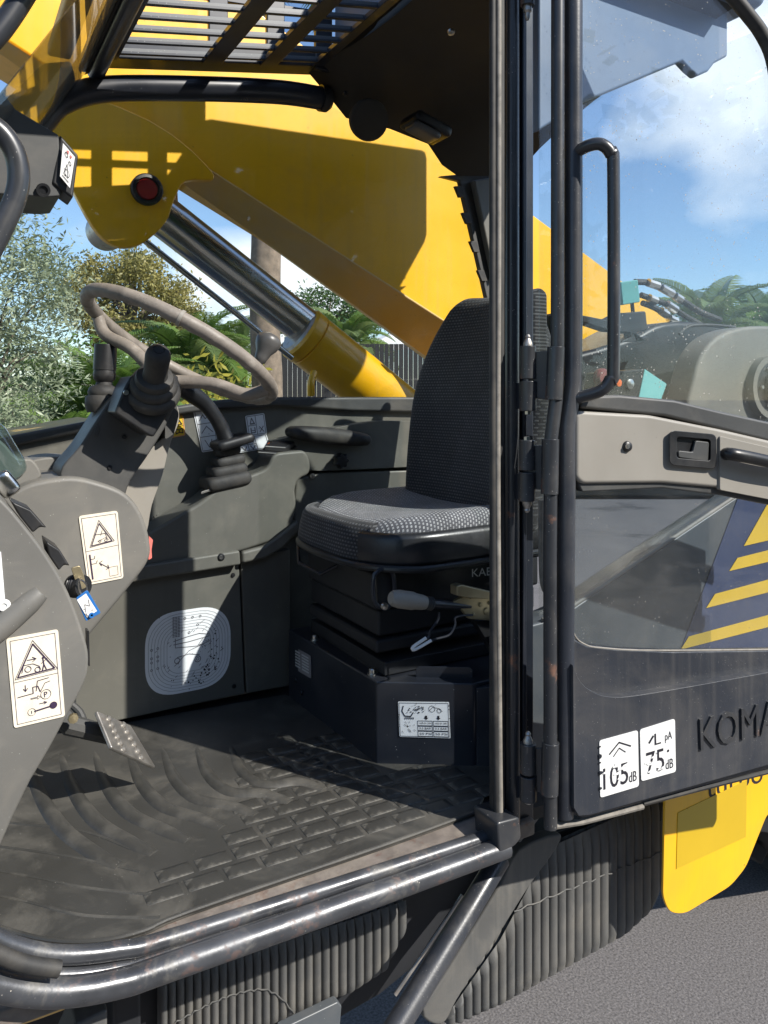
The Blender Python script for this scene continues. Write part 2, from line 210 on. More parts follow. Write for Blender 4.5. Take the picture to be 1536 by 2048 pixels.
# ------------------------------------------------------------------ mesh helpers
class MB:
    def __init__(s): s.v = []; s.f = []
    def add(s, vs, fs):
        o = len(s.v); s.v += [Vector(p) for p in vs]; s.f += [tuple(i + o for i in f) for f in fs]; return s
    def prism(s, pts, vec):
        n = len(pts); pts = [Vector(p) for p in pts]; vec = Vector(vec)
        nrm = Vector((0, 0, 0))
        for i in range(n): nrm += (pts[i]).cross(pts[(i + 1) % n])
        if nrm.dot(vec) > 0: pts = pts[::-1]
        return s.add(pts + [p + vec for p in pts], [tuple(range(n)), tuple(range(2 * n - 1, n - 1, -1))] + [(i, i + n, (i + 1) % n + n, (i + 1) % n) for i in range(n)])
    def box(s, c, sz, m=None):
        c = Vector(c); h = Vector(sz) / 2; vs = []
        for x in (-1, 1):
            for y in (-1, 1):
                for z in (-1, 1):
                    p = Vector((x * h.x, y * h.y, z * h.z)); vs.append(c + (m @ p if m else p))
        return s.add(vs, [(0, 1, 3, 2), (4, 6, 7, 5), (0, 4, 5, 1), (2, 3, 7, 6), (0, 2, 6, 4), (1, 5, 7, 3)])
    def tube(s, pts, r, seg=14, smooth=0, closed=False, flat=None):
        pts = [Vector(p) for p in pts]
        rs = list(r) if isinstance(r, (list, tuple)) else [r] * len(pts)
        if smooth: pts, rs = spline(pts, rs, smooth, closed)
        n = len(pts); o = len(s.v); prev = None
        for i, p in enumerate(pts):
            a = pts[i - 1] if (i or closed) else p; b = pts[(i + 1) % n] if (i < n - 1 or closed) else p
            d = (b - a).normalized()
            if prev is None:
                u = d.orthogonal() if flat is None else (Vector(flat) - d * d.dot(Vector(flat)))
            else: u = prev - d * d.dot(prev)
            u.normalize(); prev = u; w = d.cross(u)
            for k in range(seg):
                an = 2 * math.pi * k / seg; s.v.append(p + (u * math.cos(an) + w * math.sin(an)) * rs[i])
        m = n if closed else n - 1
        for i in range(m):
            for k in range(seg):
                a = o + i * seg; b = o + ((i + 1) % n) * seg; k2 = (k + 1) % seg
                s.f.append((a + k, a + k2, b + k2, b + k))
        if not closed:
            s.f.append(tuple(o + k for k in range(seg - 1, -1, -1))); s.f.append(tuple(o + (n - 1) * seg + k for k in range(seg)))
        return s
    def lathe(s, prof, org, axis, seg=28, squash=None):
        axis = Vector(axis).normalized(); u = axis.orthogonal().normalized() if squash is None else Vector(squash[0]); u = (u - axis * u.dot(axis)).normalized(); w = axis.cross(u); org = Vector(org); o = len(s.v); n = len(prof)
        q = 1 if squash is None else squash[1]
        for r, h in prof:
            for k in range(seg):
                a = 2 * math.pi * k / seg; s.v.append(org + axis * h + (u * math.cos(a) * q + w * math.sin(a)) * max(r, .0001))
        for i in range(n - 1):
            for k in range(seg):
                k2 = (k + 1) % seg; s.f.append((o + i * seg + k, o + i * seg + k2, o + (i + 1) * seg + k2, o + (i + 1) * seg + k))
        s.f.append(tuple(o + k for k in range(seg - 1, -1, -1))); s.f.append(tuple(o + (n - 1) * seg + k for k in range(seg)))
        return s
    def rbox(s, c, half, r, n=8, m=None, fn=None):
        c = Vector(c); half = Vector(half); o = len(s.v); idx = {}
        def P(p):
            key = tuple(round(x, 5) for x in p)
            if key in idx: return idx[key]
            q = Vector((p[0] * half.x, p[1] * half.y, p[2] * half.z)); inn = Vector([max(-h + r, min(h - r, x)) for x, h in zip(q, half)])
            d = q - inn
            if d.length > 1e-9: q = inn + d.normalized() * r
            if fn: q = fn(q)
            idx[key] = len(s.v); s.v.append(c + (m @ q if m else q)); return idx[key]
        # denser samples near the rounded border
        g = []
        for i in range(n + 1):
            x = -1 + 2 * i / n; g.append(math.sin(x * math.pi / 2) * .55 + x * .45)
        for ax in range(3):
            for sg in (-1, 1):
                for i in range(n):
                    for j in range(n):
                        q = []
                        for a, b in ((i, j), (i + 1, j), (i + 1, j + 1), (i, j + 1)):
                            p = [0, 0, 0]; p[ax] = sg; p[(ax + 1) % 3] = g[a]; p[(ax + 2) % 3] = g[b]; q.append(P(p))
                        s.f.append(tuple(q) if sg > 0 else tuple(q[::-1]))
        return s
    def build(s, name, mat, parent=None, bevel=0, seg=3, smooth=True, label=None, angle=35, fix=False):
        if not s.v: raise RuntimeError(name)
        c = Vector([(min(p[i] for p in s.v) + max(p[i] for p in s.v)) / 2 for i in range(3)])
        me = bpy.data.meshes.new(name); me.from_pydata([p - c for p in s.v], [], s.f); me.validate()
        if fix:
            bm = bmesh.new(); bm.from_mesh(me); bmesh.ops.recalc_face_normals(bm, faces=bm.faces); bm.to_mesh(me); bm.free()
        me.materials.append(MATS[mat])
        o = bpy.data.objects.new(name, me); COL.objects.link(o); o.location = c
        if smooth:
            for p in me.polygons: p.use_smooth = True
            if not bevel: me.set_sharp_from_angle(angle=R(angle))
        if bevel:
            b = o.modifiers.new('bevel', 'BEVEL'); b.width = bevel; b.segments = seg; b.limit_method = 'ANGLE'; b.angle_limit = R(28); b.harden_normals = True; b.use_clamp_overlap = True
        if parent is not None: adopt(o, parent)
        if label: o['label'] = label
        return o
WL = {}
def wloc(o):
    p = Vector(o.location)
    return p if o.parent is None else WL[o.name]
def adopt(o, parent):
    o.parent = parent; o.matrix_parent_inverse = Matrix.Translation(-wloc(parent)); WL[o.name] = Vector(o.location)
def spline(pts, rs, k, closed=False):
    n = len(pts); P = []; Q = []; rng = n if closed else n - 1
    for i in range(rng):
        if closed: a, b, c, d = pts[i - 1], pts[i], pts[(i + 1) % n], pts[(i + 2) % n]
        else: a, b, c, d = pts[max(i - 1, 0)], pts[i], pts[i + 1], pts[min(i + 2, n - 1)]
        for j in range(k):
            t = j / k; P.append(.5 * ((2 * b) + (c - a) * t + (2 * a - 5 * b + 4 * c - d) * t * t + (3 * b - a - 3 * c + d) * t ** 3)); Q.append(rs[i] * (1 - t) + rs[(i + 1) % n] * t)
    if not closed: P.append(pts[-1]); Q.append(rs[-1])
    return P, Q
def thing(name, loc, label, cat, group=None):
    o = bpy.data.objects.new(name, None); COL.objects.link(o); o.location = loc; o.empty_display_size = .2
    o['label'] = label; o['category'] = cat
    if group: o['group'] = group
    return o
def tag(o, label, cat, group=None):
    o['label'] = label; o['category'] = cat
    if group: o['group'] = group
    return o
def PY(pts, Y): return [atY(x, y, Y) for x, y in pts]
def slabY(name, pts, Y0, Y1, mat, parent, bevel=.004, seg=3, label=None):
    return MB().prism(PY(pts, Y0), (0, Y1 - Y0, 0)).build(name, mat, parent, bevel, seg, label=label)
def PDo(pts, off=0): return [atD(x, y, off) for x, y in pts]
def slabD(name, pts, off, thick, mat, parent, bevel=.004, seg=3, label=None):
    return MB().prism(PDo(pts, off), -DN * thick).build(name, mat, parent, bevel, seg, label=label)
def smooth_px(pts, k=5, closed=True):
    P, _ = spline([Vector((x, y, 0)) for x, y in pts], [0] * len(pts), k, closed); return [(p.x, p.y) for p in P]
def round_px(pts, r=14, k=5):          # round the corners of a pixel outline
    out = []; n = len(pts)
    for i in range(n):
        a, b, c = Vector(pts[i - 1]), Vector(pts[i]), Vector(pts[(i + 1) % n]); u = a - b; w = c - b
        d = min(r, u.length * .45, w.length * .45); p = b + u.normalized() * d; q = b + w.normalized() * d
        for j in range(k + 1):
            t = j / k; z = p * (1 - t) ** 2 + b * 2 * t * (1 - t) + q * t * t; out.append((z.x, z.y))
    return out
_txt = {}
def text_geo(body):
    if body in _txt: return _txt[body]
    cu = bpy.data.curves.new('t', 'FONT'); cu.body = body; cu.size = 1; cu.resolution_u = 3; ob = bpy.data.objects.new('t', cu); COL.objects.link(ob)
    me = bpy.data.meshes.new_from_object(ob.evaluated_get(bpy.context.evaluated_depsgraph_get()))
    vs = [Vector(v.co) for v in me.vertices]; fs = [tuple(p.vertices) for p in me.polygons]
    bpy.data.objects.remove(ob); bpy.data.curves.remove(cu); bpy.data.meshes.remove(me)
    x0 = min(v.x for v in vs); x1 = max(v.x for v in vs); y0 = min(v.y for v in vs); y1 = max(v.y for v in vs)
    _txt[body] = ([((v.x - x0) / (x1 - x0), 1 - (v.y - y0) / (y1 - y0)) for v in vs], fs); return _txt[body]
class Print:                              # flat print on a quad given by its four corners (top-left, top-right, bottom-right, bottom-left)
    def __init__(s, q, out, lift=.0007): s.q = [Vector(p) for p in q]; s.n = Vector(out).normalized() * lift; s.mb = MB()
    def at(s, u, v):
        a, b, c, d = s.q; return (a * (1 - u) + b * u) * (1 - v) + (d * (1 - u) + c * u) * v + s.n
    def poly(s, pts): s.mb.add([s.at(*p) for p in pts], [tuple(range(len(pts)))]); return s
    def line(s, pts, w=.02, closed=False):
        asp = ((s.q[3] - s.q[0]).length / max((s.q[1] - s.q[0]).length, 1e-6)); pts = list(pts) + ([pts[0]] if closed else [])
        for (x0, y0), (x1, y1) in zip(pts, pts[1:]):
            dx, dy = x1 - x0, (y1 - y0) * asp; l = math.hypot(dx, dy) or 1; nx, ny = -dy / l * w / 2, dx / l * w / 2 / asp; ex, ey = dx / l * w * .3, dy / l * w * .3 / asp
            s.poly([(x0 - ex + nx, y0 - ey + ny), (x1 + ex + nx, y1 + ey + ny), (x1 + ex - nx, y1 + ey - ny), (x0 - ex - nx, y0 - ey - ny)])
        return s
    def rect(s, x0, y0, x1, y1, w=.02): return s.line([(x0, y0), (x1, y0), (x1, y1), (x0, y1)], w, True)
    def circ(s, cx, cy, r, w=.02, k=16):
        asp = ((s.q[3] - s.q[0]).length / max((s.q[1] - s.q[0]).length, 1e-6))
        return s.line([(cx + r * math.cos(6.2832 * i / k), cy + r * math.sin(6.2832 * i / k) / asp) for i in range(k)], w, True)
    def disc(s, cx, cy, r, k=16):
        asp = ((s.q[3] - s.q[0]).length / max((s.q[1] - s.q[0]).length, 1e-6))
        return s.poly([(cx + r * math.cos(6.2832 * i / k), cy + r * math.sin(6.2832 * i / k) / asp) for i in range(k)])
    def text(s, body, x0, y0, x1, y1):
        vs, fs = text_geo(body); s.mb.add([s.at(x0 + (x1 - x0) * a, y0 + (y1 - y0) * b) for a, b in vs], fs); return s
    def build(s, name, mat, parent, label=None): return s.mb.build(name, mat, parent, smooth=False, label=label)
def sticker(name, px, place, out, mat, parent, label, thick=.0012, rnd=8):
    q = [place(x, y) for x, y in px]; o = Vector(out).normalized()
    pts = [place(x, y) for x, y in round_px(px, rnd, 3 if rnd < 20 else 12)]
    ob = MB().prism([p + o * thick for p in pts], -o * thick * .9).build(name, mat, parent, smooth=False, label=label)
    return ob, [p + o * thick for p in q]

# ------------------------------------------------------------------ setting: ground
g = MB(); g.add([(-400, -400, 0), (400, -400, 0), (400, 400, 0), (-400, 400, 0)], [(0, 1, 2, 3)])
gr = g.build('ground', 'asphalt', smooth=False); gr['kind'] = 'structure'

# ------------------------------------------------------------------ the telehandler
TH = thing('telehandler', (.8, 1.6, 0), 'yellow telehandler seen into its open cab, door swung back and boom raised behind it', 'telehandler')
OUT = (0, -1, 0)

# --- cab shell: far wall under the side window
far_wall = slabY('side_wall', [(-260, 945), (30, 872), (230, 834), (380, 810), (450, 801), (560, 796), (1060, 796), (1060, 1330), (570, 1392), (230, 1452), (-260, 1535)], YU, YU + .05, 'plastic_wall', TH, .006, 3, 'grey plastic wall lining opposite the doorway')
slabY('window_ledge', [(-260, 942), (30, 870), (230, 832), (380, 808), (450, 799), (560, 794), (1060, 794), (1060, 830), (700, 822), (560, 812), (450, 818), (380, 826), (230, 852), (30, 892), (-260, 964)], YU - .022, YU, 'plastic_dark', far_wall, .008)
slabY('lower_panel', [(150, 1175), (478, 1118), (490, 1388), (150, 1460)], YW - .014, YU, 'plastic_wall', far_wall, .004)
slabY('lower_panel', [(481, 1118), (580, 1098), (580, 1372), (493, 1388)], YW - .012, YU, 'plastic_wall', far_wall, .004)
console = slabY('side_console', round_px([(250, 1100), (300, 1064), (400, 1006), (440, 974), (535, 937), (548, 906), (612, 900), (622, 926), (620, 948), (598, 958), (590, 978), (594, 1012), (578, 1072), (480, 1104), (290, 1142), (240, 1150)], 14), YW - .032, YU - .002, 'plastic_wall', TH, .012, 4, 'sloping grey side console carrying the gear lever')
slabY('console_rail', [(200, 1150), (290, 1131), (480, 1101), (482, 1130), (295, 1160), (200, 1178)], YW - .046, YU - .003, 'plastic_wall', console, .006)
slabY('console_rail', [(484, 1104), (530, 1092), (562, 1068), (596, 1040), (600, 1062), (568, 1096), (530, 1118), (485, 1128)], YW - .040, YU - .003, 'plastic_wall', console, .008, 4)
sc = MB().lathe([(.0, -.006), (.010, -.006), (.010, 0), (.007, .003), (.0, .0035)], atY(442, 1115, YW - .046), OUT, 20).build('screw', 'plastic_black', console)
MB().lathe([(.0, -.001), (.0055, -.001), (.005, .0012), (0, .0012)], atY(442, 1115, YW - .050), OUT, 6).build('screw_head', 'bolt_steel', console)
MB().lathe([(.0, -.003), (.009, -.003), (.008, .004), (.0, .005)], atY(624, 952, YU - .052), OUT, 16).build('screw', 'bolt_steel', console)
slabY('upper_shelf', round_px([(545, 882), (640, 862), (700, 850), (760, 842), (900, 842), (1000, 870), (1000, 925), (860, 932), (640, 942), (612, 940), (600, 905)], 12), YU - .06, YU - .002, 'plastic_wall', far_wall, .012, 4)
slabY('inset_panel', round_px([(592, 958), (640, 945), (870, 938), (1000, 938), (1000, 1040), (585, 1060), (590, 980)], 12), YU - .05, YU - .002, 'plastic_wall', far_wall, .008, 3)
# armrest pad in its recess, star knob
m = Matrix.Rotation(R(4), 3, 'Y')
def pad(q): return Vector((q.x, q.y, q.z * (1 - .35 * (q.x / .13) ** 2) - .006 * (q.x / .13)))
MB().rbox(atY(658, 872, YU - .065), (.128, .035, .024), .022, 10, m, pad).build('armrest_pad', 'rubber_black', far_wall, label='dusty black armrest pad on the side wall')
k = MB(); o = atY(674, 920, YU - .062); prof = []
n = 40; ring = []
for (h, s_) in ((0, .85), (.006, 1), (.02, 1), (.026, .82), (.028, .4)):
    for i in range(n):
        a = 2 * math.pi * i / n; r = (.0205 + .0028 * math.cos(a * 7)) * s_; ring.append(o + Vector((math.cos(a) * r, -h - .012, math.sin(a) * r)))
k.add(ring, [(j * n + i, j * n + (i + 1) % n, (j + 1) * n + (i + 1) % n, (j + 1) * n + i) for j in range(4) for i in range(n)] + [tuple(4 * n + i for i in range(n))])
k.lathe([(.0, 0), (.012, 0), (.012, -.03), (0, -.03)], o, (0, 1, 0), 16)
k.build('star_knob', 'plastic_black', far_wall, fix=True)
# switch plate on the console
sw = MB().prism([atY(515, 908, 1.93), atY(548, 886, 1.98), atY(600, 892, 1.98), atY(568, 912, 1.93)], (0, 0, .006)).build('switch_plate', 'plastic_black', console, .002)
MB().prism([atY(528, 902, 1.935), atY(546, 890, 1.965), atY(590, 892, 1.965), atY(572, 905, 1.935)], (0, 0, .014)).build('rocker_switch', 'plastic_black', console, .003)
MB().prism([atY(532, 893, 1.945), atY(538, 888, 1.96), atY(553, 888, 1.96), atY(550, 894, 1.945)], (0, 0, .004)).build('rocker_cap', 'plastic_orange', console, .001, label='orange cap of the rocker switch')
for k_ in range(16):
    x, y = random.gauss(322, 14), random.gauss(1040, 14); MB().tube([atY(x, y, YU - .0005), atY(x + random.uniform(-5, 5), y + random.uniform(2, 9), YU - .0005)], random.uniform(.0006, .0014), 5).build('scuff_mark', 'ink', far_wall)
for x, y in ((232, 1190), (466, 1150), (468, 1372), (170, 1180)): MB().lathe([(0, 0), (.006, 0), (.005, .003), (0, .0035)], atY(x, y, YW - .0145), OUT, 12).build('panel_screw', 'plastic_black', far_wall)
# wall stickers
def wY(Y): return lambda x, y: atY(x, y, Y)
st, q = sticker('load_chart', [(290, 1232), (461, 1206), (461, 1366), (290, 1400)], wY(YW - .0145), OUT, 'sticker_blue_white', TH, 'round cornered white load chart on the lower wall panel', rnd=66)
P = Print(q, OUT)
for i in range(7):
    d = .035 + .035 * i; rr = .33 - .03 * i; pts = []
    for cx, cy, a0 in ((1 - d - rr, d + rr, -90), (1 - d - rr, 1 - d - rr, 0), (d + rr, 1 - d - rr, 90), (d + rr, d + rr, 180)):
        for j in range(7): a = R(a0 + j * 15); pts.append((cx + rr * math.cos(a), cy + rr * math.sin(a)))
    P.line(pts, .0055, True)
P.build('chart_curves', 'ink_pale', st)
P = Print(q, OUT, .0011)
for i in range(14):
    y = .07 + .018 * i
    for x in (.31, .34, .37): P.line([(x, y), (x + .018, y)], .009)
for (x, y) in ((.07, .42), (.14, .41), (.07, .52), (.14, .51), (.07, .57), (.14, .56), (.07, .66), (.14, .65), (.45, .10), (.54, .10), (.63, .10), (.6, .2), (.5, .28)): P.circ(x, y, .012, .006, 10)
P.line([(.32, .36), (.46, .33), (.62, .31), (.74, .34)], .008).line([(.32, .40), (.5, .39), (.74, .36)], .008).line([(.34, .33), (.34, .44), (.6, .46), (.66, .38)], .007)
P.circ(.60, .62, .035, .008).circ(.60, .62, .015, .006).circ(.36, .60, .03, .008).line([(.36, .56), (.5, .54), (.62, .57)], .008).line([(.33, .66), (.5, .50), (.75, .42)], .007)
for i in range(34):
    a = random.uniform(0, 6.28); x, y = .5 + .40 * math.cos(a) * random.uniform(.55, 1), .52 + .40 * math.sin(a) * random.uniform(.5, 1); P.line([(x, y), (x + .02, y - .02)], .006)
P.build('chart_symbols', 'ink_soft', st)['kind'] = 'stuff'
P = Print(q, OUT, .0014)
for i in range(60):
    a = random.gauss(.8, .5); x, y = .5 + .42 * math.cos(a) * random.uniform(.6, 1.02), .5 + .46 * math.sin(a) * random.uniform(.7, 1.03); s_ = random.uniform(.004, .012)
    if 0 < x < .98 and 0 < y < .98: P.disc(x, y, s_, 6)
for i in range(26): P.disc(random.gauss(.70, .05), random.gauss(.46, .03), random.uniform(.003, .008), 5)
P.build('scratches', 'ink', st)
st, q = sticker('symbol_sticker', [(490, 832), (528, 826), (534, 868), (496, 873)], wY(YU - .0015), OUT, 'sticker_blue_white', TH, 'upper white symbol sticker right of the gear lever', rnd=3)
Print(q, OUT).rect(.06, .05, .94, .95, .03).line([(.5, .05), (.5, .95)], .03).line([(.06, .5), (.5, .5)], .03).line([(.2, .4), (.3, .15), (.4, .4)], .05).line([(.2, .42), (.42, .42)], .07).line([(.2, .62), (.2, .85), (.4, .85), (.4, .62)], .05).line([(.2, .75), (.4, .75)], .04).line([(.65, .6), (.85, .85)], .04).line([(.65, .85), (.85, .6)], .04).build('symbols', 'ink_soft', st)
st, q = sticker('symbol_sticker', [(470, 877), (532, 867), (541, 895), (478, 906)], wY(YU - .003), OUT, 'sticker_blue_white', TH, 'lower wide white symbol sticker beside the rocker switch', rnd=3)
Print(q, OUT).rect(.04, .06, .96, .94, .02).line([(.33, .06), (.33, .94)], .02).line([(.6, .06), (.6, .94)], .02).line([(.04, .55), (.6, .55)], .02).line([(.1, .2), (.26, .45)], .03).line([(.4, .45), (.46, .15), (.53, .45)], .03).line([(.12, .65), (.2, .9), (.28, .65)], .03).line([(.4, .65), (.46, .9), (.55, .65)], .03).build('symbols', 'ink_soft', st)
st, q = sticker('symbol_sticker', [(386, 822), (428, 816), (432, 890), (412, 908), (400, 862), (390, 862)][:2] + [(436, 900), (404, 905)], wY(YU - .0015), OUT, 'sticker_blue_white', TH, 'tall white symbol sticker behind the gear lever', rnd=3)
Print(q, OUT).rect(.06, .03, .94, .97, .03).line([(.06, .33), (.94, .33)], .03).line([(.06, .64), (.94, .64)], .03).line([(.2, .25), (.4, .12), (.5, .22), (.8, .12)], .04).line([(.2, .55), (.5, .4), (.8, .55)], .04).line([(.3, .72), (.5, .9), (.7, .72)], .04).build('symbols', 'ink_soft', st)
st, q = sticker('warning_sticker', [(318, 838), (366, 830), (371, 871), (322, 879)], wY(YU - .0015), OUT, 'sticker_yellow', TH, 'yellow warning sticker on the wall behind the column', rnd=4)
Print(q, OUT).rect(.03, .03, .97, .97, .025).build('sticker_border', 'red_print', st)
Print(q, OUT, .001).line([(.62, .42), (.76, .12), (.9, .42)], .04, True).line([(.76, .2), (.76, .34)], .04).line([(.5, .05), (.5, .95)], .015).line([(.05, .5), (.95, .5)], .015).line([(.62, .85), (.62, .62), (.76, .68), (.9, .62), (.9, .85), (.76, .8)], .04, True).line([(.76, .68), (.76, .8)], .04).line([(.15, .8), (.4, .8), (.4, .65)], .05).line([(.15, .3), (.4, .3)], .06).build('symbols', 'ink', st)

# --- far side window, header tube, pillars
slabY('side_window_pane', [(-420, 900), (30, 872), (230, 834), (450, 801), (1000, 800), (985, 600), (915, 352), (860, 285), (700, 236), (650, 205), (400, 190), (200, 190), (110, 215), (60, 262), (-40, 420), (-420, 700)], YU + .02, YU + .025, 'glass_side', TH, 0, label='large glass pane of the far cab side')
hd = MB().tube([atY(x, y, 1.945) for x, y in ((-160, 620), (-40, 440), (48, 300), (86, 240), (130, 200), (220, 178), (420, 178), (560, 184), (640, 196))], .031, 16, 6).build('roof_rail', 'paint_black_clean', TH, label='black roof rail tube above the far window')
MB().lathe([(.0, 0), (.036, .0), (.036, .02), (.028, .03), (0, .03)], atY(640, 196, 1.945), (1, 0, .05), 20).build('end_cap', 'plastic_black', hd)
MB().tube([atY(x, y, 1.945) for x, y in ((160, 200), (260, 194), (420, 197), (560, 203), (640, 214))], .008, 10, 6).build('window_seal', 'rubber_black', hd)
pil = slabY('rear_far_pillar', [(880, 352), (985, 342), (1000, 400), (1052, 800), (1020, 800), (976, 606), (920, 362)], 1.98, 2.0, 'plastic_dark', TH, .004, label='slanting far rear pillar of the cab')
slabY('pillar_trim', [(948, 360), (1000, 352), (1030, 520), (990, 560)], 1.955, 1.98, 'plastic_wall', pil, .006)
for y0 in (372, 425, 482, 540):
    slabY('seal_clip', [(905 + (y0 - 352) * .268, y0), (918 + (y0 - 352) * .268, y0), (925 + (y0 - 352) * .268, y0 + 22), (914 + (y0 - 352) * .268, y0 + 22)], 1.968, 1.98, 'rubber_black', pil, .001)
apl = slabY('front_far_pillar_cover', round_px([(-40, 262), (0, 210), (86, 126), (142, 122), (152, 160), (100, 212), (62, 254), (20, 320), (-40, 330)], 8), 1.88, 1.94, 'plastic_dark', TH, .006, label='grey cover at the top of the far front pillar')
# windscreen between the front pillars (its plane leans forward)
ws = MB(); a0 = Vector((.31, 1.93, 2.44)); a1 = Vector((.31, 1.15, 2.44)); b0 = Vector((-.25, 1.93, 1.55)); b1 = Vector((-.25, 1.15, 1.55))
ws.prism([a0, a1, b1, b0], (.004, 0, .003)).build('windscreen_pane', 'glass_front', TH, label='hazy sloping windscreen pane')
# --- roof: front cross tubes, grille, near rail
def zr(X): return 2.456 + .18 * (X - .359)
rf = MB().tube([(.325, 1.95, zr(.325) - .02), (.325, 1.12, zr(.325) - .02)], .020, 14).build('roof_cross_tube', 'paint_black_clean', TH)
MB().tube([(.297, 1.95, zr(.3) - .012), (.297, 1.12, zr(.3) - .012)], .012, 12).build('wiper_conduit', 'rubber_black', rf)
MB().box((.24, 1.52, zr(.24) + .02), (.05, .82, .03)).build('roof_lip', 'paint_yellow_dirt_bounce', rf, .006)
def gstrip(y0, y1): return MB().prism([(.33, y0, zr(.33)), (.90, y0, zr(.90)), (.90, y1, zr(.90)), (.33, y1, zr(.33))], (0, 0, .04))
grl = gstrip(1.10, 1.24).build('roof_grille', 'paint_black_clean', TH, .004, label='black roof grille of flat bars')
gstrip(1.90, 1.97).build('grille_frame', 'paint_black_clean', grl, .004)
for X, w in ((.352, .03), (.598, .052), (.748, .046), (.888, .03)):
    MB().prism([(X - w / 2, 1.235, zr(X - w / 2) - .003), (X + w / 2, 1.235, zr(X + w / 2) - .003), (X + w / 2, 1.91, zr(X + w / 2) - .003), (X - w / 2, 1.91, zr(X - w / 2) - .003)], (0, 0, .014)).build('crossbar', 'paint_black_clean', grl, .002)
yy = 1.285
while yy < 1.88:
    MB().prism([(.365, yy, zr(.365)), (.88, yy, zr(.88)), (.88, yy + .008, zr(.88)), (.365, yy + .008, zr(.365))], (0, 0, .015)).build('slat', 'panel_bluegrey', grl, .001)
    MB().prism([(.365, yy - .008, zr(.365) - .002), (.88, yy - .008, zr(.88) - .002), (.88, yy + .001, zr(.88) - .002), (.365, yy + .001, zr(.365) - .002)], (0, 0, .006)).build('slat_flange', 'paint_black_clean', grl, .001)
    yy += .0655
MB().prism([(-.1, 1.08, 2.30), (.4, 1.08, 2.345), (1.02, 1.08, 2.49), (1.02, 1.08, 2.60), (-.1, 1.08, 2.42)], (0, .07, 0)).build('near_roof_rail', 'paint_black_clean', TH, .01)
# roof lining with speaker and lamp
Fp = [(612, 140), (660, 196), (692, 236), (780, 258), (856, 288), (884, 330), (915, 352), (990, 352), (1030, 352)]
ln = MB(); fpt = [atY(x, y, 1.955) for x, y in Fp]; rows = []
for p in fpt:
    row = []
    for j in range(9):
        u = j / 8; zt = zr(min(p.x, 1.0)) ; e = u ** 1.8
        row.append(Vector((p.x + .05 * math.sin(u * 3.1), 1.955 - .80 * (1 - (1 - u) ** 1.0), p.z + (zt - p.z) * (1 - (1 - u) ** 3))))
    rows.append(row)
nb = len(rows[0]); vs = [q for r_ in rows for q in r_]; fs = [(i * nb + j, i * nb + j + 1, (i + 1) * nb + j + 1, (i + 1) * nb + j) for i in range(len(rows) - 1) for j in range(nb - 1)]
ln.add(vs, fs); ln.add([v + Vector((0, 0, .03)) for v in vs], [f[::-1] for f in fs])
lin = ln.build('roof_lining', 'roof_liner', TH, angle=60, label='dark brown roof lining over the seat')
rs = MB().prism([(.93, 1.15, 2.57), (1.75, 1.15, 2.60), (1.75, 1.90, 2.60), (.93, 1.90, 2.57)], (0, 0, .33)).build('raised_roof_shell', 'roof_reflection_tint', TH, .03)  # roof shell built extra tall so that it shades the rear of the boom
MB().prism([(.30, 1.89, 2.665), (.93, 1.89, 2.745), (.93, 1.89, 2.93), (.30, 1.89, 2.85)], (0, .02, 0)).build('boom_shade_plate', 'paint_black_clean', rs, .003)  # plate, bars and rail added out of view to pattern the boom's shade
for X in (.36, .585, .74, .88): MB().prism([(X, 1.892, 2.54), (X + .05, 1.892, 2.54), (X + .05, 1.892, 2.74), (X, 1.892, 2.73)], (0, .016, 0)).build('boom_shade_bar', 'paint_black_clean', rs, .003)
MB().prism([(.34, 1.894, 2.625), (.93, 1.894, 2.69), (.93, 1.894, 2.704), (.34, 1.894, 2.64)], (0, .012, 0)).build('boom_shade_rail', 'paint_black_clean', rs, .002)
MB().lathe([(.03, .05), (.045, .03), (.053, .012), (.055, .0), (.052, -.008), (.044, -.012), (0, -.014)], atY(738, 240, 1.80), (.12, .9, .35), 32).build('speaker', 'roof_liner', lin)
MB().rbox(atY(852, 256, 1.80), (.060, .05, .016), .012, 8, Matrix.Rotation(R(16), 3, 'Y')).build('lamp_housing', 'plastic_black', lin)
MB().rbox(atY(846, 264, 1.765), (.044, .03, .010), .009, 8, Matrix.Rotation(R(16), 3, 'Y')).build('lamp_lens', 'knob_grey', lin)
MB().lathe([(.0, 0), (.009, 0), (.008, .006), (0, .008)], atY(902, 62, 1.42), (0, -.3, -1), 14).build('screw', 'bolt_steel', lin)
MB().lathe([(.0, 0), (.007, 0), (.006, .006), (0, .008)], atY(690, 186, 1.86), (0, -.6, -1), 14).build('screw', 'plastic_black', lin)

# --- rear door post with seal, and quarter panel behind it
def vY(name, x0, x1, y0, y1, Y0, Y1, mat, parent, bevel=.002): return slabY(name, [(x0, y0), (x1, y0), (x1, y1), (x0, y1)], Y0, Y1, mat, parent, bevel)
post = vY('door_post', 1006, 1068, -140, 1668, 1.142, 1.158, 'paint_black_clean', TH, .004); post['label'] = 'black steel rear post of the cab doorway'
MB().tube([atY(1024, -140, 1.134), atY(1024, 900, 1.134), atY(1026, 1640, 1.134)], .0135, 18).build('post_tube', 'paint_chipped', post)
MB().tube([atY(985, -140, 1.122), atY(985, 700, 1.122), atY(986, 1200, 1.122), atY(994, 1658, 1.122)], .0062, 12).build('rubber_seal', 'rubber_black', post)
MB().tube([atY(997, -140, 1.119), atY(997, 500, 1.119), atY(995, 900, 1.119), atY(997, 1250, 1.119), atY(1000, 1655, 1.119)], [.0056, .005, .0055, .005, .006], 12, 5).build('edge_trim', 'rubber_trim', post, label='worn pale edge trim along the doorway post')
vY('seal_channel', 986, 1010, -140, 1662, 1.126, 1.138, 'rubber_black', post)
vY('post_flange', 1046, 1054, -140, 1600, 1.132, 1.142, 'paint_black_clean', post)
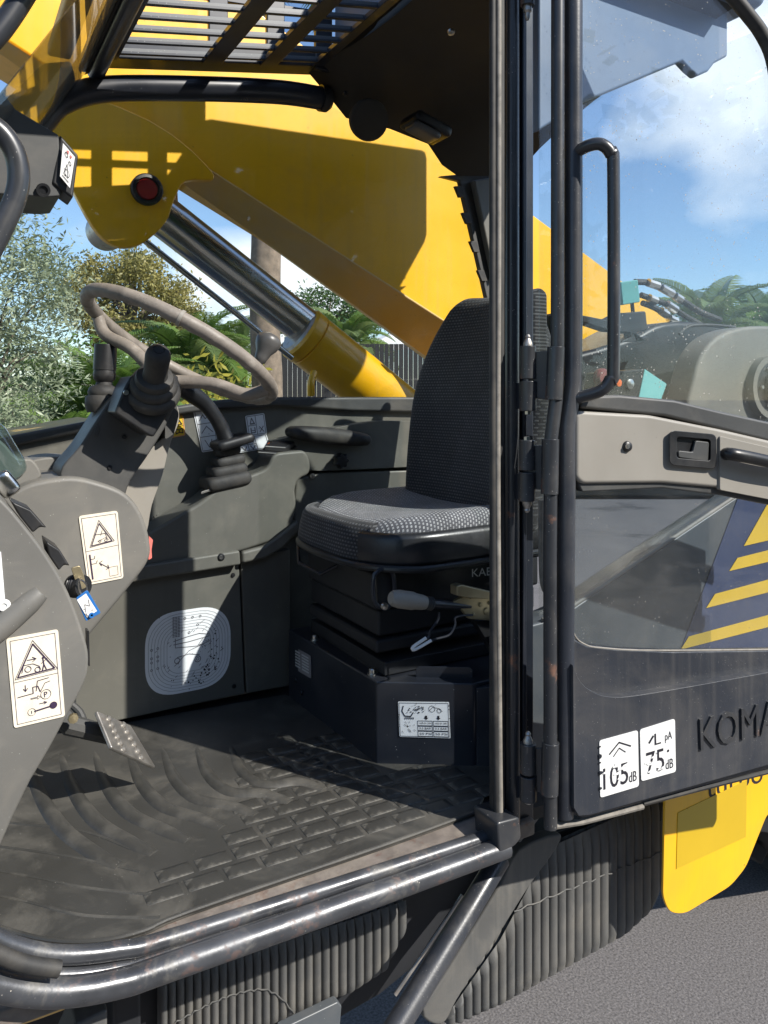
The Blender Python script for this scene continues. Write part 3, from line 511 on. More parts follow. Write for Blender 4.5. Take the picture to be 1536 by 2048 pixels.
MB().tube([atY(1055, -60, 1.10), atY(1055, 12, 1.10)], .013, 16).build('hinge_pin', 'paint_chipped', post); MB().lathe([(.008, 0), (.008, .01), (.005, .014), (.005, .022), (.003, .026), (0, .027)], atY(1055, 12, 1.10), (0, 0, -1), 14).build('grease_nipple', 'steel_bare', post)
qp = slabY('quarter_panel', [(1040, 1256), (1085, 1244), (1150, 1214), (1355, 1074), (1480, 990), (1700, 850), (1700, 1420), (1300, 1520), (1110, 1600), (1040, 1690)], 1.235, 1.30, 'panel_bluegrey', TH, .006, label='blue grey body side panel behind the door')
MB().tube([atY(x, y, 1.236) for x, y in ((1085, 1240), (1150, 1209), (1355, 1070), (1480, 986), (1650, 875))], .0045, 10).build('panel_edge', 'plastic_beige', qp)
def dec(pts, mat, nm, lift): return MB().prism(PY(pts, 1.235 - lift), (0, .0008, 0)).build(nm, mat, qp, smooth=False)
dec([(1480, 985), (1800, 790), (1800, 1490), (1362, 1299)], 'decal_blue', 'blue_decal', .002)
for (xa, ya), (xb, yb), w in (((1545, 984), (1545, 984), 0), ((1459, 1142), (1700, 1085), 26), ((1413, 1216), (1700, 1143), 28), ((1362, 1299), (1700, 1212), 26)):
    if not w: dec([(1548, 985), (1800, 800), (1800, 1020), (1488, 1092)], 'decal_yellow', 'yellow_stripe', .004); continue
    dec([(xa, ya), (xa + w * .62, ya - w), (xb, yb - w), (xb, yb)], 'decal_yellow', 'yellow_stripe', .004)
slabY('roof_side', [(1078, 262), (1165, 206), (1365, 122), (1382, 140), (1396, 152), (1418, 142), (1430, 126), (1456, 112), (1456, -70), (1078, -70)], 1.215, 1.24, 'roof_reflection_tint', TH, .006, label='rear roof side seen through the door glass')
# quarter window glass + lower rear bodywork
slabY('quarter_pane', [(1080, 250), (1165, 200), (1365, 120), (1700, -10), (1700, 860), (1480, 990), (1355, 1074), (1150, 1214), (1080, 1245)], 1.262, 1.266, 'glass_side', TH, 0)
MB().tube([atY(1082, y, 1.25) for y in (1000, 1100)] + [atY(1086, 1170, 1.25), atY(1100, 1190, 1.25)], .006, 10, 4).build('window_seal', 'rubber_trim', qp)

# --- floor, sill, rails
fl = MB().prism([(-.3, 1.16, ZF - .03), (1.7, 1.16, ZF - .03), (1.7, 2.0, ZF - .03), (-.3, 2.0, ZF - .03)], (0, 0, .024)).build('cab_floor', 'under_dark', TH)
sill = MB().prism([(-.2, 1.128, ZF - .006), (.20, 1.128, ZF - .006), (.985, 1.128, ZF - .006), (.985, 1.215, ZF - .004), (-.2, 1.29, ZF - .004)], (0, 0, -.03)).build('door_sill', 'rust_ledge', TH, .004, label='rusty steel ledge of the door sill')
up = [(-220, 1730), (-60, 1845), (20, 1890), (120, 1910), (240, 1900), (350, 1874), (768, 1741), (1008, 1662)]
lo = [(-240, 1820), (-80, 1935), (0, 1972), (120, 1984), (240, 1966), (350, 1930), (768, 1783), (1012, 1694)]
MB().tube([atY(x, y, 1.130) for x, y in up], .0125, 18, 6).build('sill_tube', 'steel_sill', sill, label='worn shiny upper sill tube')
MB().tube([atY(x, y, 1.105) for x, y in lo], .0185, 20, 6).build('sill_tube', 'steel_sill', sill, label='worn shiny lower sill tube with rust')
MB().tube([atY(x, (y + y2) / 2 + 4, 1.125) for (x, y), (x2, y2) in zip(up, lo)], .011, 12, 6).build('sill_groove', 'steel_sill', sill)
MB().tube([atY(x, y, 1.090) for x, y in ((-220, 1775), (-60, 1878), (20, 1918), (70, 1932), (118, 1938))], .0105, 12, 5).build('rubber_seal', 'rubber_black', sill, label='loose end of the black door seal on the sill')

slabY('sill_end', round_px([(994, 1646), (1040, 1634), (1044, 1676), (1030, 1694), (998, 1708)], 8), 1.088, 1.16, 'paint_chipped', sill, .007, 4)

# --- open door
door = MB().tube([atD(x, y, .0) for x, y in ((1147, -160), (1147, 640), (1146, 770), (1134, 850), (1131, 1200), (1129, 1632))], .0165, 18).build('door', 'paint_black', TH, label='open black cab door swung back along the body')
MB().tube([atD(x, y, .004) for x, y in ((1116, -160), (1115, 690), (1112, 800), (1102, 880), (1100, 1100), (1101, 1655))], .0122, 16).build('door_tube', 'paint_chipped', door)
slabD('window_pane', [(1150, -260), (1750, -260), (1750, 905), (1536, 856), (1350, 812), (1165, 792)], -.006, .005, 'glass_door', door, 0, label='dusty upper glass of the open door')
slabD('lower_pane', [(1140, 982), (1330, 968), (1440, 978), (1750, 1025), (1750, 1300), (1340, 1303), (1150, 1290)], -.006, .005, 'glass_door_lower', door, 0, label='tinted lower glass of the open door')
MB().tube([atD(x, y, .0) for x, y in ((1390, -130), (1440, -40), (1488, 20), (1525, 70), (1548, 130), (1562, 260), (1575, 600))], .014, 14, 5).build('door_tube', 'rubber_black', door)
slabD('window_rail', [(1160, 792), (1240, 790), (1350, 800), (1440, 822), (1750, 890), (1750, 935), (1536, 882), (1440, 858), (1330, 832), (1160, 816)], .008, .03, 'plastic_dark', door, .006)
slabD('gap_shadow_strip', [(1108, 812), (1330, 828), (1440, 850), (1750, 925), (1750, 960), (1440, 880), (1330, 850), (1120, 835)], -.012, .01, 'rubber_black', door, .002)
tp = slabD('trim_panel', round_px([(1153, 830), (1160, 822), (1300, 830), (1440, 858), (1750, 930), (1750, 1030), (1440, 976), (1325, 966), (1165, 968), (1152, 955)], 10), .016, .03, 'plastic_beige', door, .008, 4, 'beige plastic trim panel with the inner door latch')
slabD('trim_panel', round_px([(1440, 872), (1750, 944), (1750, 1040), (1440, 980)], 4), .021, .01, 'plastic_beige', door, .004)
slabD('trim_skirt', [(1152, 958), (1325, 962), (1440, 974), (1750, 1030), (1750, 1052), (1440, 990), (1325, 976), (1165, 984)], .008, .02, 'plastic_dark', door, .003)
def rr(x0, y0, x1, y1, sl=.14): return [(x0, y0), (x1, y0 + (x1 - x0) * sl), (x1, y1 + (x1 - x0) * sl), (x0, y1)]
fr = MB(); op = round_px(rr(1339, 860, 1433, 930, .09), 12, 4); ip = round_px(rr(1353, 873, 1421, 916, .09), 7, 4)
A = [atD(x, y, .026) for x, y in op]; B = [atD(x, y, .026) for x, y in ip]; C_ = [atD(x, y, .016) for x, y in op]; E = [atD(x, y, .0165) for x, y in ip]; n = len(A)
fr.add(A + B + C_ + E, [(i, (i + 1) % n, (i + 1) % n + n, i + n) for i in range(n)] + [(i, i + 2 * n, (i + 1) % n + 2 * n, (i + 1) % n) for i in range(n)] + [(i + n, (i + 1) % n + n, (i + 1) % n + 3 * n, i + 3 * n) for i in range(n)] + [tuple(range(3 * n, 4 * n))])
fr.build('latch_frame', 'plastic_black', door, .0015, fix=True)
slabD('latch_lever', round_px([(1358, 901), (1386, 904), (1392, 881), (1419, 884), (1417, 924), (1357, 915)], 3, 2), .024, .006, 'plastic_dark', door, .0025)
MB().lathe([(.0, 0), (.0105, 0), (.009, .004), (.006, .006), (0, .0062)], atD(1254, 893, .0165), DN, 20).build('screw', 'plastic_black', door)
MB().lathe([(.0, 0), (.0052, 0), (.0045, .0018), (0, .002)], atD(1255, 893, .0225), DN, 6).build('screw_head', 'bolt_steel', door)
MB().tube([atD(x, y, f) for x, y, f in ((1452, 908, .021), (1462, 908, .040), (1500, 915, .046), (1560, 928, .046), (1660, 950, .04))], .0125, 14, 5).build('pull_handle', 'plastic_black', door)
MB().tube([atD(x, y, f) for x, y, f in ((1150, 305, .004), (1178, 291, .030), (1203, 289, .046), (1222, 308, .052), (1227, 345, .052), (1227, 720, .052), (1221, 758, .050), (1200, 782, .04), (1150, 797, .006))], .0112, 16, 6).build('grab_handle', 'paint_chipped', door, label='long bent black grab handle on the open door')
lp = slabD('lower_panel', [(1140, 1272), (1175, 1290), (1230, 1297), (1340, 1302), (1750, 1296), (1750, 1494), (1536, 1540), (1165, 1640), (1142, 1625)], .004, .02, 'paint_black', door, .006)
slabD('pressed_panel', smooth_px([(1146, 1330), (1160, 1362), (1186, 1384), (1225, 1394), (1300, 1387), (1536, 1345)], 5, False) + [(1750, 1308), (1750, 1480), (1536, 1530), (1180, 1630), (1158, 1632), (1148, 1616)], .024, .022, 'paint_black', door, .016, 6)
MB().tube([atD(x, y, .002) for x, y in ((1144, 1250), (1150, 1272), (1168, 1288), (1205, 1296), (1340, 1301), (1750, 1296))], .0017, 8, 4).build('pane_seal', 'rubber_trim', door)
MB().tube([atD(x, y, .0) for x, y in ((1108, 1652), (1165, 1643), (1285, 1612))], .006, 8).build('bottom_seal', 'rubber_trim', door); MB().tube([atD(x, y, .0) for x, y in ((1285, 1606), (1400, 1576), (1560, 1536))], .006, 8).build('bottom_seal', 'rubber_black', door)
# raised lettering and noise stickers on the door
q = [atD(x, y, .0245) for x, y in ((1397, 1437), (1640, 1375), (1640, 1440), (1399, 1500))]
P = Print(q, DN, 0); vs, fs = text_geo('KOMATSU'); n = len(vs)
lt = MB(); lo_ = [P.at(a, b) for a, b in vs]; hi_ = [p + DN * .004 for p in lo_]
ed = {}
for f in fs:
    for a, b in zip(f, f[1:] + f[:1]): ed[(a, b)] = 1
bd = [(a, b) for a, b in ed if (b, a) not in ed]
lt.add(lo_ + hi_, [tuple(i + n for i in f) for f in fs] + [(a, b, b + n, a + n) for a, b in bd])
lt.build('raised_lettering', 'paint_chipped', door, smooth=False, fix=True, label='raised black maker lettering on the door panel')
st, q = sticker('noise_sticker', [(1198, 1481), (1275, 1460), (1277, 1572), (1200, 1595)], lambda x, y: atD(x, y, .0245), DN, 'sticker_white', TH, 'torn white noise sticker reading 105 dB on the door', rnd=5)
Print(q, DN).text('105', .08, .50, .72, .88).text('dB', .74, .70, .94, .88).line([(.25, .28), (.5, .12), (.8, .24)], .03).line([(.35, .34), (.5, .22), (.66, .32)], .02).build('printed_number', 'ink', st)
MB2 = Print(q, DN, .0011)
for i in range(8): x = random.uniform(.05, .65); y = random.uniform(.46, .86); MB2.poly([(x, y), (x + .12, y - .02), (x + .10, y + .035), (x - .02, y + .03)])
MB2.build('worn_patch', 'sticker_white', st)
MB2 = Print(q, DN, .0012)
for y, w_, d_ in ((.10, .02, .03), (.27, .05, .05), (.38, .02, .025), (.56, .04, .07), (.83, .03, .04)): MB2.poly([(-.02, y - w_), (d_ * .8, y - w_ * .5), (d_, y + w_ * .2), (d_ * .5, y + w_ * .7), (-.02, y + w_)])
MB2.build('torn_edge', 'paint_black_clean', st)
st, q = sticker('noise_sticker', [(1279, 1459), (1349, 1437), (1351, 1543), (1282, 1562)], lambda x, y: atD(x, y, .0245), DN, 'sticker_white', TH, 'torn white noise sticker reading 75 dB beside the lettering', rnd=5)
Print(q, DN).text('75', .15, .48, .66, .90).text('dB', .70, .72, .92, .9).text('pA', .70, .2, .9, .4).text('L', .40, .16, .58, .38).line([(.25, .3), (.36, .2)], .05).disc(.78, .56, .03).build('printed_number', 'ink', st)
MB2 = Print(q, DN, .0011)
for i in range(7): x = random.uniform(.1, .55); y = random.uniform(.48, .86); MB2.poly([(x, y), (x + .12, y - .02), (x + .10, y + .03), (x - .02, y + .03)])
MB2.build('worn_patch', 'sticker_white', st)
# hinges
def hinge(cx, y0, ym, y1, top_nip, cxd):
    c0 = lambda y: atD(cx, y, -.03); h = MB().tube([c0(y0), c0(ym - 2)], .0145, 18).build('hinge', 'paint_chipped', TH, .0015)
    MB().tube([c0(ym + 2), c0(y1)], .0155, 18).build('hinge_barrel', 'paint_chipped', h, .0015)
    a, b = (y0, ym) if top_nip else (y0, ym)
    MB().prism([atD(cx, a + 12, -.03), atD(cxd, a + 10, -.006), atD(cxd, b + 40, -.006), atD(cx + 6, b + 34, -.03)], -DN * .006).build('hinge_plate', 'paint_chipped', h, .001)
    MB().prism([atD(cx - 30, ym + 6, -.072), atD(cx, ym + 6, -.03), atD(cx, y1 - 4, -.03), atD(cx - 30, y1 - 4, -.072)], -DN * .006).build('hinge_plate', 'paint_black_clean', h, .001)
    d = Vector((0, 0, 1 if top_nip else -1)); p = c0(y0 if top_nip else y1)
    MB().lathe([(.009, 0), (.009, .005), (.0065, .010), (.0045, .014), (.0055, .017), (.003, .021), (0, .022)], p, d, 12).build('grease_nipple', 'steel_bare', h)
    MB().lathe([(.006, 0), (.006, .006), (0, .007)], c0(y1 if top_nip else y0), -d, 6).build('hinge_bolt', 'bolt_steel', h)
hinge(1056, 692, 760, 822, True, 1100); hinge(1054, 880, 942, 1002, False, 1098); hinge(1056, 1486, 1548, 1600, True, 1100)
for y0, y1 in ((694, 800), (878, 988), (1484, 1588)):
    MB().tube([atD(1101 if y0 > 800 else 1112, y0, .004), atD(1099 if y0 > 800 else 1108, y1, .004)], .0158, 14).build('hinge_sleeve', 'paint_chipped', door, .001)

# --- operator seat
seat = MB()
def plan(q, y):                     # round the front corners of the cushion in plan
    q.x += .34 * max(0, abs(y) - .45) ** 2 * (1 if q.x < 0 else 0); return q
def cush(q):
    x, y = q.x / .225, q.y / .235
    if q.z > 0: q.z += .012 * (abs(y) ** 2.2) - .014 * (1 - y * y) + .004 * x - .022 * max(0, -x - .50) ** 1.3
    if x < 0: q.x += .34 * max(0, abs(y) - .45) ** 2 * min(1, -x * 1.2)
    return q
seat.rbox((1.028, 1.625, 1.348), (.222, .238, .046), .036, 16, None, cush)
so = seat.build('operator_seat', 'fabric_cushion', TH, angle=80, label='driver seat with charcoal dotted cloth cushion')
def loft(path, n_out, hw, hh, k=12, lean=0):
    P_, _ = spline([Vector(p) for p in path], [0] * len(path), 6); m = MB(); n = len(P_); vs = []
    for i, p in enumerate(P_):
        d = (P_[min(i + 1, n - 1)] - P_[max(i - 1, 0)]).normalized(); o_ = Vector((d.y, -d.x, 0)) * n_out
        for j in range(k):
            a = 2 * math.pi * j / k; c, s_ = math.cos(a), math.sin(a); vs.append(p + o_ * math.copysign(abs(c) ** .6, c) * hw + Vector((lean * s_, 0, math.copysign(abs(s_) ** .6, s_) * hh)))
    return m.add(vs, [(i * k + j, i * k + (j + 1) % k, (i + 1) * k + (j + 1) % k, (i + 1) * k + j) for i in range(n - 1) for j in range(k)] + [tuple(range(k))[::-1], tuple((n - 1) * k + j for j in range(k))])
loft([(.868, 1.862, 1.333), (.812, 1.80, 1.333), (.797, 1.72, 1.333), (.797, 1.60, 1.333), (.802, 1.53, 1.333), (.818, 1.47, 1.333)], 1, .018, .043, lean=.014).build('cushion_front', 'fabric_front', so, angle=80, fix=True)
loft([(.800, 1.485, 1.322), (.826, 1.44, 1.322), (.872, 1.402, 1.323), (.95, 1.388, 1.325), (1.10, 1.386, 1.328), (1.24, 1.388, 1.330)], 1, .015, .036).build('side_bolster', 'vinyl_black', so, angle=80, fix=True, label='black vinyl side of the seat cushion')
pts = [(1.24, 1.376, 1.290), (.95, 1.374, 1.284), (.865, 1.388, 1.284), (.80, 1.45, 1.285), (.772, 1.54, 1.286), (.765, 1.70, 1.288), (.79, 1.80, 1.290), (.86, 1.86, 1.292)]
MB().tube(pts, .008, 10, 6).build('cushion_piping', 'vinyl_black', so)
def backf(q):
    z = q.z / .30; y = q.y / .27
    w = 1.0 - .52 * max(0, z + .1) ** 2.2 - .08 * max(0, -z) ** 2
    q.y *= w
    q.x += -.035 * (abs(y) ** 2) + .01 * z * z
    return q
lean = Matrix.Rotation(R(9), 3, 'Y')
MB().rbox((1.215, 1.575, 1.625), (.045, .272, .292), .044, 18, lean, backf).build('backrest', 'fabric_back_shaded', so, angle=80, label='tall rounded backrest in dotted cloth, darkened as shade')
MB().prism([atY(1064, 590, 1.33), atY(1082, 572, 1.33), atY(1098, 584, 1.33), atY(1101, 980, 1.33), atY(1064, 980, 1.33)], (0, .1, 0)).build('backrest_side', 'fabric_front', so, .012, 4)
MB().box((1.27, 1.575, 1.62), (.03, .42, .48), lean).build('backrest_shell', 'plastic_black', so, .015)
pan = MB().prism([(.80, 1.50, 1.284), (.89, 1.42, 1.284), (1.24, 1.40, 1.288), (1.24, 1.84, 1.288), (.80, 1.80, 1.288)], (0, 0, -.018)).build('seat_pan', 'plastic_black', so, .005)
MB().tube([atY(596, 1088, 1.80), atY(598, 1126, 1.76), atY(642, 1148, 1.68), atY(690, 1122, 1.66), atY(700, 1098, 1.68)], .0045, 8).build('slide_bar', 'paint_black_clean', so)
slabY('seat_side_plate', [(772, 1142), (1020, 1108), (1020, 1200), (776, 1200)], 1.44, 1.47, 'plastic_black', so, .004)
q = [atY(944, 1138, 1.4385), atY(984, 1134, 1.4385), atY(984, 1150, 1.4385), atY(944, 1154, 1.4385)]
Print(q, OUT, 0).text('KAB', 0, 0, 1, 1).build('seat_lettering', 'letter_white', so, label='white maker lettering below the cushion')
for xa, xb, y0, y1, Y in ((.83, 1.3, 1.18, 1.262, 1.475), (.845, 1.3, 1.115, 1.176, 1.49), (.835, 1.3, 1.082, 1.112, 1.48)):
    MB().prism([(xa, Y, y0), (xb, Y, y0), (xb, Y, y1), (xa, Y, y1)], (0, .36, 0)).build('suspension_bellows', 'under_dark', so, .008)
lv = MB(); lv.tube([atY(x, y, 1.42) for x, y in ((752, 1145), (746, 1165), (748, 1200), (760, 1214), (776, 1214), (788, 1190), (786, 1150), (772, 1138))], .0048, 10, 4, True).build('height_lever', 'paint_black_clean', so)
slabY('lever_plate', round_px([(752, 1145), (786, 1143), (788, 1205), (756, 1210)], 8), 1.427, 1.435, 'plastic_black', so, .002)
MB().lathe([(.0, 0), (.008, 0), (.007, .006), (0, .008)], atY(768, 1212, 1.40), OUT, 14).build('lever_bolt', 'bolt_steel', so)
# hand brake lever beside the seat
g0, g1 = atY(784, 1196, 1.34), atY(868, 1208, 1.34); ax = (g1 - g0).normalized()
hb = MB().lathe([(0, -.004), (.012, -.003), (.0165, .004), (.0185, .016), (.0185, .05), (.0165, .058), (.0155, .075), (.014, .082), (.011, .084)], g0, ax, 20).build('parking_brake', 'plastic_beige', TH, label='parking brake lever with dirty grey grip beside the seat')
MB().lathe([(.0125, 0), (.0145, .003), (.0115, .006), (.0145, .009), (.0115, .012), (.0145, .015), (.012, .018)], g0 + ax * .083, ax, 20).build('grip_collar', 'rubber_black', hb)
MB().tube([g0 + ax * .10, atY(938, 1212, 1.345)], .0095, 12).build('lever_shaft', 'paint_black_clean', hb)
slabY('brake_bracket', [(905, 1205), (938, 1187), (1000, 1192), (1000, 1243), (938, 1238), (925, 1222)], 1.336, 1.346, 'brass', hb, .002)
slabY('brake_bracket', round_px([(914, 1172), (925, 1170), (1000, 1188), (1000, 1200), (935, 1196), (914, 1192)], 3), 1.325, 1.35, 'brass', hb, .002)
for x, y, r_ in ((941, 1194, .004), (960, 1209, .005), (972, 1222, .008), (946, 1229, .0045), (978, 1206, .004)):
    MB().lathe([(0, 0), (r_, 0), (r_ * .85, .004), (0, .005)], atY(x, y, 1.336), OUT, 12).build('bracket_pin', 'brass', hb)
MB().tube([atY(x, y, 1.33) for x, y in ((878, 1225), (876, 1240), (860, 1262), (856, 1276), (826, 1296), (830, 1300), (866, 1280), (898, 1270), (910, 1250), (912, 1234), (945, 1230))], .0024, 8, 4).build('release_wire', 'paint_black_clean', hb)
MB().tube([atY(x, y, 1.327) for x, y in ((852, 1276), (826, 1294), (830, 1299), (862, 1281))], .0034, 8, 3).build('wire_sleeve', 'sticker_white', hb)
slabY('brake_mount', [(948, 1240), (1000, 1240), (1000, 1330), (975, 1285)], 1.35, 1.37, 'plastic_black', hb, .002)

# --- seat box on the floor
pl = [(.805, 1.905), (.822, 1.458), (1.0, 1.342), (1.35, 1.342), (1.35, 1.905)]
bx = MB().prism([(x, y, ZF - .004) for x, y in pl], (0, 0, .186)).build('seat_box', 'paint_black_clean', TH, .004, label='black steel seat box standing on the cab floor')
e1, e2 = Vector((.822, 1.458, 0)), Vector((1.0, 1.342, 0)); eu = (e2 - e1).normalized(); en = Vector((eu.y, -eu.x, 0))
def onbox(px, py, off=.001):
    d = ray(px, py); return CAM + d * (en.dot(e1 + en * off - CAM) / en.dot(d))
MB().prism([onbox(832, 1370, -.03), onbox(832, 1338, -.03), onbox(838, 1333, -.03), onbox(938, 1334, -.03), onbox(945, 1340, -.03), onbox(945, 1372, -.03)], -en * .003).build('box_flange', 'paint_black_clean', bx, .001)
MB().prism([onbox(953, 1376, 0), onbox(1010, 1372, 0), onbox(1010, 1545, 0), onbox(953, 1538, 0)], -en * .02).build('box_end', 'paint_black_clean', bx, .002)
for x, y in ((630, 1280), (744, 1348)): MB().lathe([(.011, 0), (.011, .002), (.0075, .002), (.0075, .011), (.006, .013), (0, .013)], atZ(x, y, 1.032), (0, 0, 1), 16).build('bolt', 'bolt_steel', bx)
for x, y in ((603, 1385), (592, 1360)): MB().lathe([(0, 0), (.007, 0), (.006, .004), (0, .005)], atX(x, y, .806), (-1, 0, 0), 12).build('bolt', 'plastic_black', bx)
MB().tube([(.86, 1.86, 1.034), (.86, 1.50, 1.034)], .010, 10).build('seat_rail', 'plastic_black', bx); MB().prism([(.85, 1.47, 1.034), (1.2, 1.47, 1.034), (1.2, 1.86, 1.034), (.85, 1.86, 1.034)], (0, 0, .03)).build('seat_runner', 'under_dark', bx, .003)
pq = [(796, 1403), (898, 1404), (901, 1476), (799, 1473)]
st, q = sticker('pressure_label', pq, onbox, en, 'sticker_blue_white', TH, 'scuffed white tyre pressure label on the seat box', rnd=2)
P = Print(q, en); P.rect(.02, .03, .98, .97, .008)
P.line([(.10, .12), (.07, .26), (.12, .40), (.24, .41), (.29, .30)], .02).line([(.12, .45), (.30, .45)], .012)
for i in range(5): P.line([(.13 + .04 * i, .45), (.125 + .04 * i, .49)], .015)
P.poly([(.54, .40), (.50, .44), (.53, .44), (.53, .40)]).poly([(.52, .38), (.56, .38), (.56, .44), (.585, .44), (.54, .50), (.495, .44), (.52, .44)]).poly([(.76, .38), (.80, .38), (.80, .44), (.825, .44), (.78, .50), (.735, .44), (.76, .44)])
for x0, x1 in ((.37, .655), (.68, .965)):
    for y0, y1 in ((.53, .66), (.68, .80), (.82, .96)): P.rect(x0, y0, x1, y1, .009)
for (x0, x1), b in (((.40, .63), ('14.00-24 12PR', '3.5 BAR', '50 PSI')), ((.71, .94), ('14.00-24 16PR', '3.5 BAR', '50 PSI'))):
    for (y0, y1), tx in zip(((.57, .62), (.71, .77), (.86, .92)), b): P.text(tx, x0, y0, x1, y1)
P.circ(.66, .19, .06, .008).circ(.80, .24, .04, .008).line([(.6, .25), (.68, .14), (.8, .18), (.86, .26)], .008).build('printed_table', 'ink', st)
P = Print(q, en, .0011)
for i in range(40): P.disc(random.gauss(.37, .07), random.gauss(.19, .05), random.uniform(.005, .016), 6)
for i in range(12): x, y = random.uniform(.05, .3), random.uniform(.55, .9); P.line([(x, y), (x + random.uniform(.01, .04), y + random.uniform(.02, .06))], .008)
for i in range(16): P.disc(random.choice((.01, .99, random.random())), random.random(), random.uniform(.003, .010), 5)
P.build('scuffs', 'ink', st)
qx = [(580, 1288), (622, 1312), (623, 1357), (582, 1333)]
st, q = sticker('data_plate', qx, lambda x, y: atX(x, y, .8085), (-1, 0, 0), 'ink_soft', TH, 'small grey data plate on the shaded face of the seat box', rnd=2)
P = Print(q, (-1, 0, 0))
for i in range(6): P.line([(.1, .15 + .13 * i), (.5, .15 + .13 * i)], .03).line([(.6, .15 + .13 * i), (.9, .15 + .13 * i)], .03)
P.build('printed_lines', 'ink_pale', st)

# --- gear lever with folded gaiter on the console
def ringbox(cx, cy, w, h, tilt, Y):
    t = Y / ray(cx, cy).y; s_ = t / F
    return MB().rbox(atY(cx, cy, Y), (w * s_ / 2 * .92, w * s_ / 2 * .80, h * s_ / 2), h * s_ / 2 * .92, 8, Matrix.Rotation(R(tilt), 3, 'Y'))
hpts = [atY(x, y, Y) for x, y, Y in ((458, 892, 1.945), (446, 862, 1.945), (432, 836, 1.942), (412, 810, 1.938), (390, 792, 1.932), (364, 774, 1.925), (342, 758, 1.92))]
gl = MB().tube(hpts, [.024, .0195, .0185, .0195, .0225, .024, .017], 18, 5).build('gear_lever', 'plastic_black', TH, label='black gear lever with ribbed gaiter on the side console')
ringbox(464, 883, 84, 20, -14, 1.945).build('lever_flange', 'plastic_black', gl)
for cx, cy, w, h in ((454, 900, 54, 26), (456, 921, 66, 22), (453, 940, 80, 25), (450, 960, 100, 30)): ringbox(cx, cy, w, h, -9, 1.962).build('gaiter_fold', 'rubber_black', gl)
MB().prism([atY(402, 984, 1.92), atY(498, 952, 1.92), atY(514, 942, 1.99), atY(425, 968, 2.0)], (0, 0, -.006)).build('gaiter_plate', 'steel_bare', gl, .001)

# --- steering column
col_ = slabY('steering_column', smooth_px([(120, 946), (160, 892), (205, 822), (232, 792), (280, 776), (345, 800), (338, 840), (300, 905), (262, 960), (235, 1010), (150, 1000)], 4), 1.525, 1.64, 'plastic_column', TH, .016, 5, 'angled grey steering column cover')
slabY('column_lower_shell', smooth_px([(215, 985), (262, 945), (300, 900), (330, 868), (352, 812), (358, 842), (340, 890), (325, 950), (304, 1010), (285, 1080), (225, 1060)], 4), 1.555, 1.65, 'plastic_beige', col_, .014, 4)
for x, y in ((249, 874), (220, 935), (262, 848)): MB().lathe([(0, 0), (.0045, 0), (.004, .002), (0, .0022)], atY(x, y, 1.524), OUT, 12).build('screw', 'plastic_black', col_)
slabY('vent_slot', smooth_px([(188, 868), (194, 850), (200, 856), (194, 872)], 3), 1.523, 1.527, 'plastic_dark', col_, .001)
hs = slabY('lever_housing', round_px([(229, 826), (250, 772), (262, 752), (350, 754), (361, 774), (352, 804), (308, 874), (298, 872)], 5), 1.445, 1.54, 'plastic_black', col_, .005, 3)
slabY('column_bracket', round_px([(330, 830), (352, 806), (358, 830), (348, 868), (330, 880)], 6), 1.53, 1.60, 'plastic_dark', col_, .006)
for x, y in ((323, 814), (252, 785)): MB().lathe([(0, 0), (.005, 0), (.0045, .003), (0, .0032)], atY(x, y, 1.444), OUT, 12).build('screw', 'bolt_steel', col_)
# right hand control lever: rubber boot rings and round knob
kb, kt = atY(307, 772, 1.445), atY(319, 692, 1.362); ax = (kt - kb).normalized()
cl = MB().lathe([(r_ * 1.05, h_ * 1.07) for r_, h_ in [(0, 0), (.047, .0), (.049, .010), (.046, .018), (.040, .021), (.0415, .026), (.039, .035), (.033, .038), (.0335, .043), (.031, .050), (.022, .053), (.0205, .06), (.0208, .085), (.0215, .10), (.020, .108), (.0165, .114), (.010, .1165), (.0095, .1155), (.0085, .1155), (.008, .117), (0, .118)]], kb + ax * -.026, ax, 32).build('control_lever', 'rubber_black', TH, angle=50, label='black control lever with stepped rubber boot under the wheel')
lb, lt_ = atY(206, 825, 1.60), atY(211, 700, 1.60); ax2 = (lt_ - lb).normalized()
c2 = MB().lathe([(0, 0), (.030, .0), (.035, .014), (.034, .030), (.029, .034), (.031, .040), (.027, .050), (.016, .055), (.015, .062)], lb, ax2, 28).build('column_stalk', 'rubber_black', TH, angle=50, label='black wiper stalk left of the steering column')
MB().lathe([(.015, .06), (.0205, .066), (.022, .074), (.0205, .084), (.022, .0845), (.0215, .132), (.021, .135), (.0195, .135), (.0195, .128), (0, .128)], lb, ax2, 28).build('stalk_knob', 'plastic_black', c2)
q = [atY(200, 732, 1.575), atY(226, 735, 1.575), atY(226, 765, 1.575), atY(200, 762, 1.575)]
MB().tube([lb + ax2 * -.01, atY(236, 850, 1.56)], .026, 14).build('stalk_base', 'plastic_grey', c2)

# --- steering wheel
wc = atY(362, 697, 1.50); wn = Vector((.50, .05, .865)).normalized()
wu = Vector((0, 1, 0)); wu = (wu - wn * wu.dot(wn)).normalized(); wv = wn.cross(wu)
Rw = .196
def wp(a, r=Rw, h=0): return wc + wu * math.cos(R(a)) * r + wv * math.sin(R(a)) * r + wn * h
rim = MB(); N = 96; seg = 16; vs = []; fs = []
for i in range(N):
    a = 360 * i / N; c = wp(a); rad = (c - wc).normalized()
    for j in range(seg):
        t = 2 * math.pi * j / seg; rr_ = .0130 + (.0009 * math.cos(R(a) * 30) if math.sin(t) < -.2 else 0)
        vs.append(c + rad * math.cos(t) * rr_ + wn * math.sin(t) * rr_)
fs = [(i * seg + j, ((i + 1) % N) * seg + j, ((i + 1) % N) * seg + (j + 1) % seg, i * seg + (j + 1) % seg) for i in range(N) for j in range(seg)]
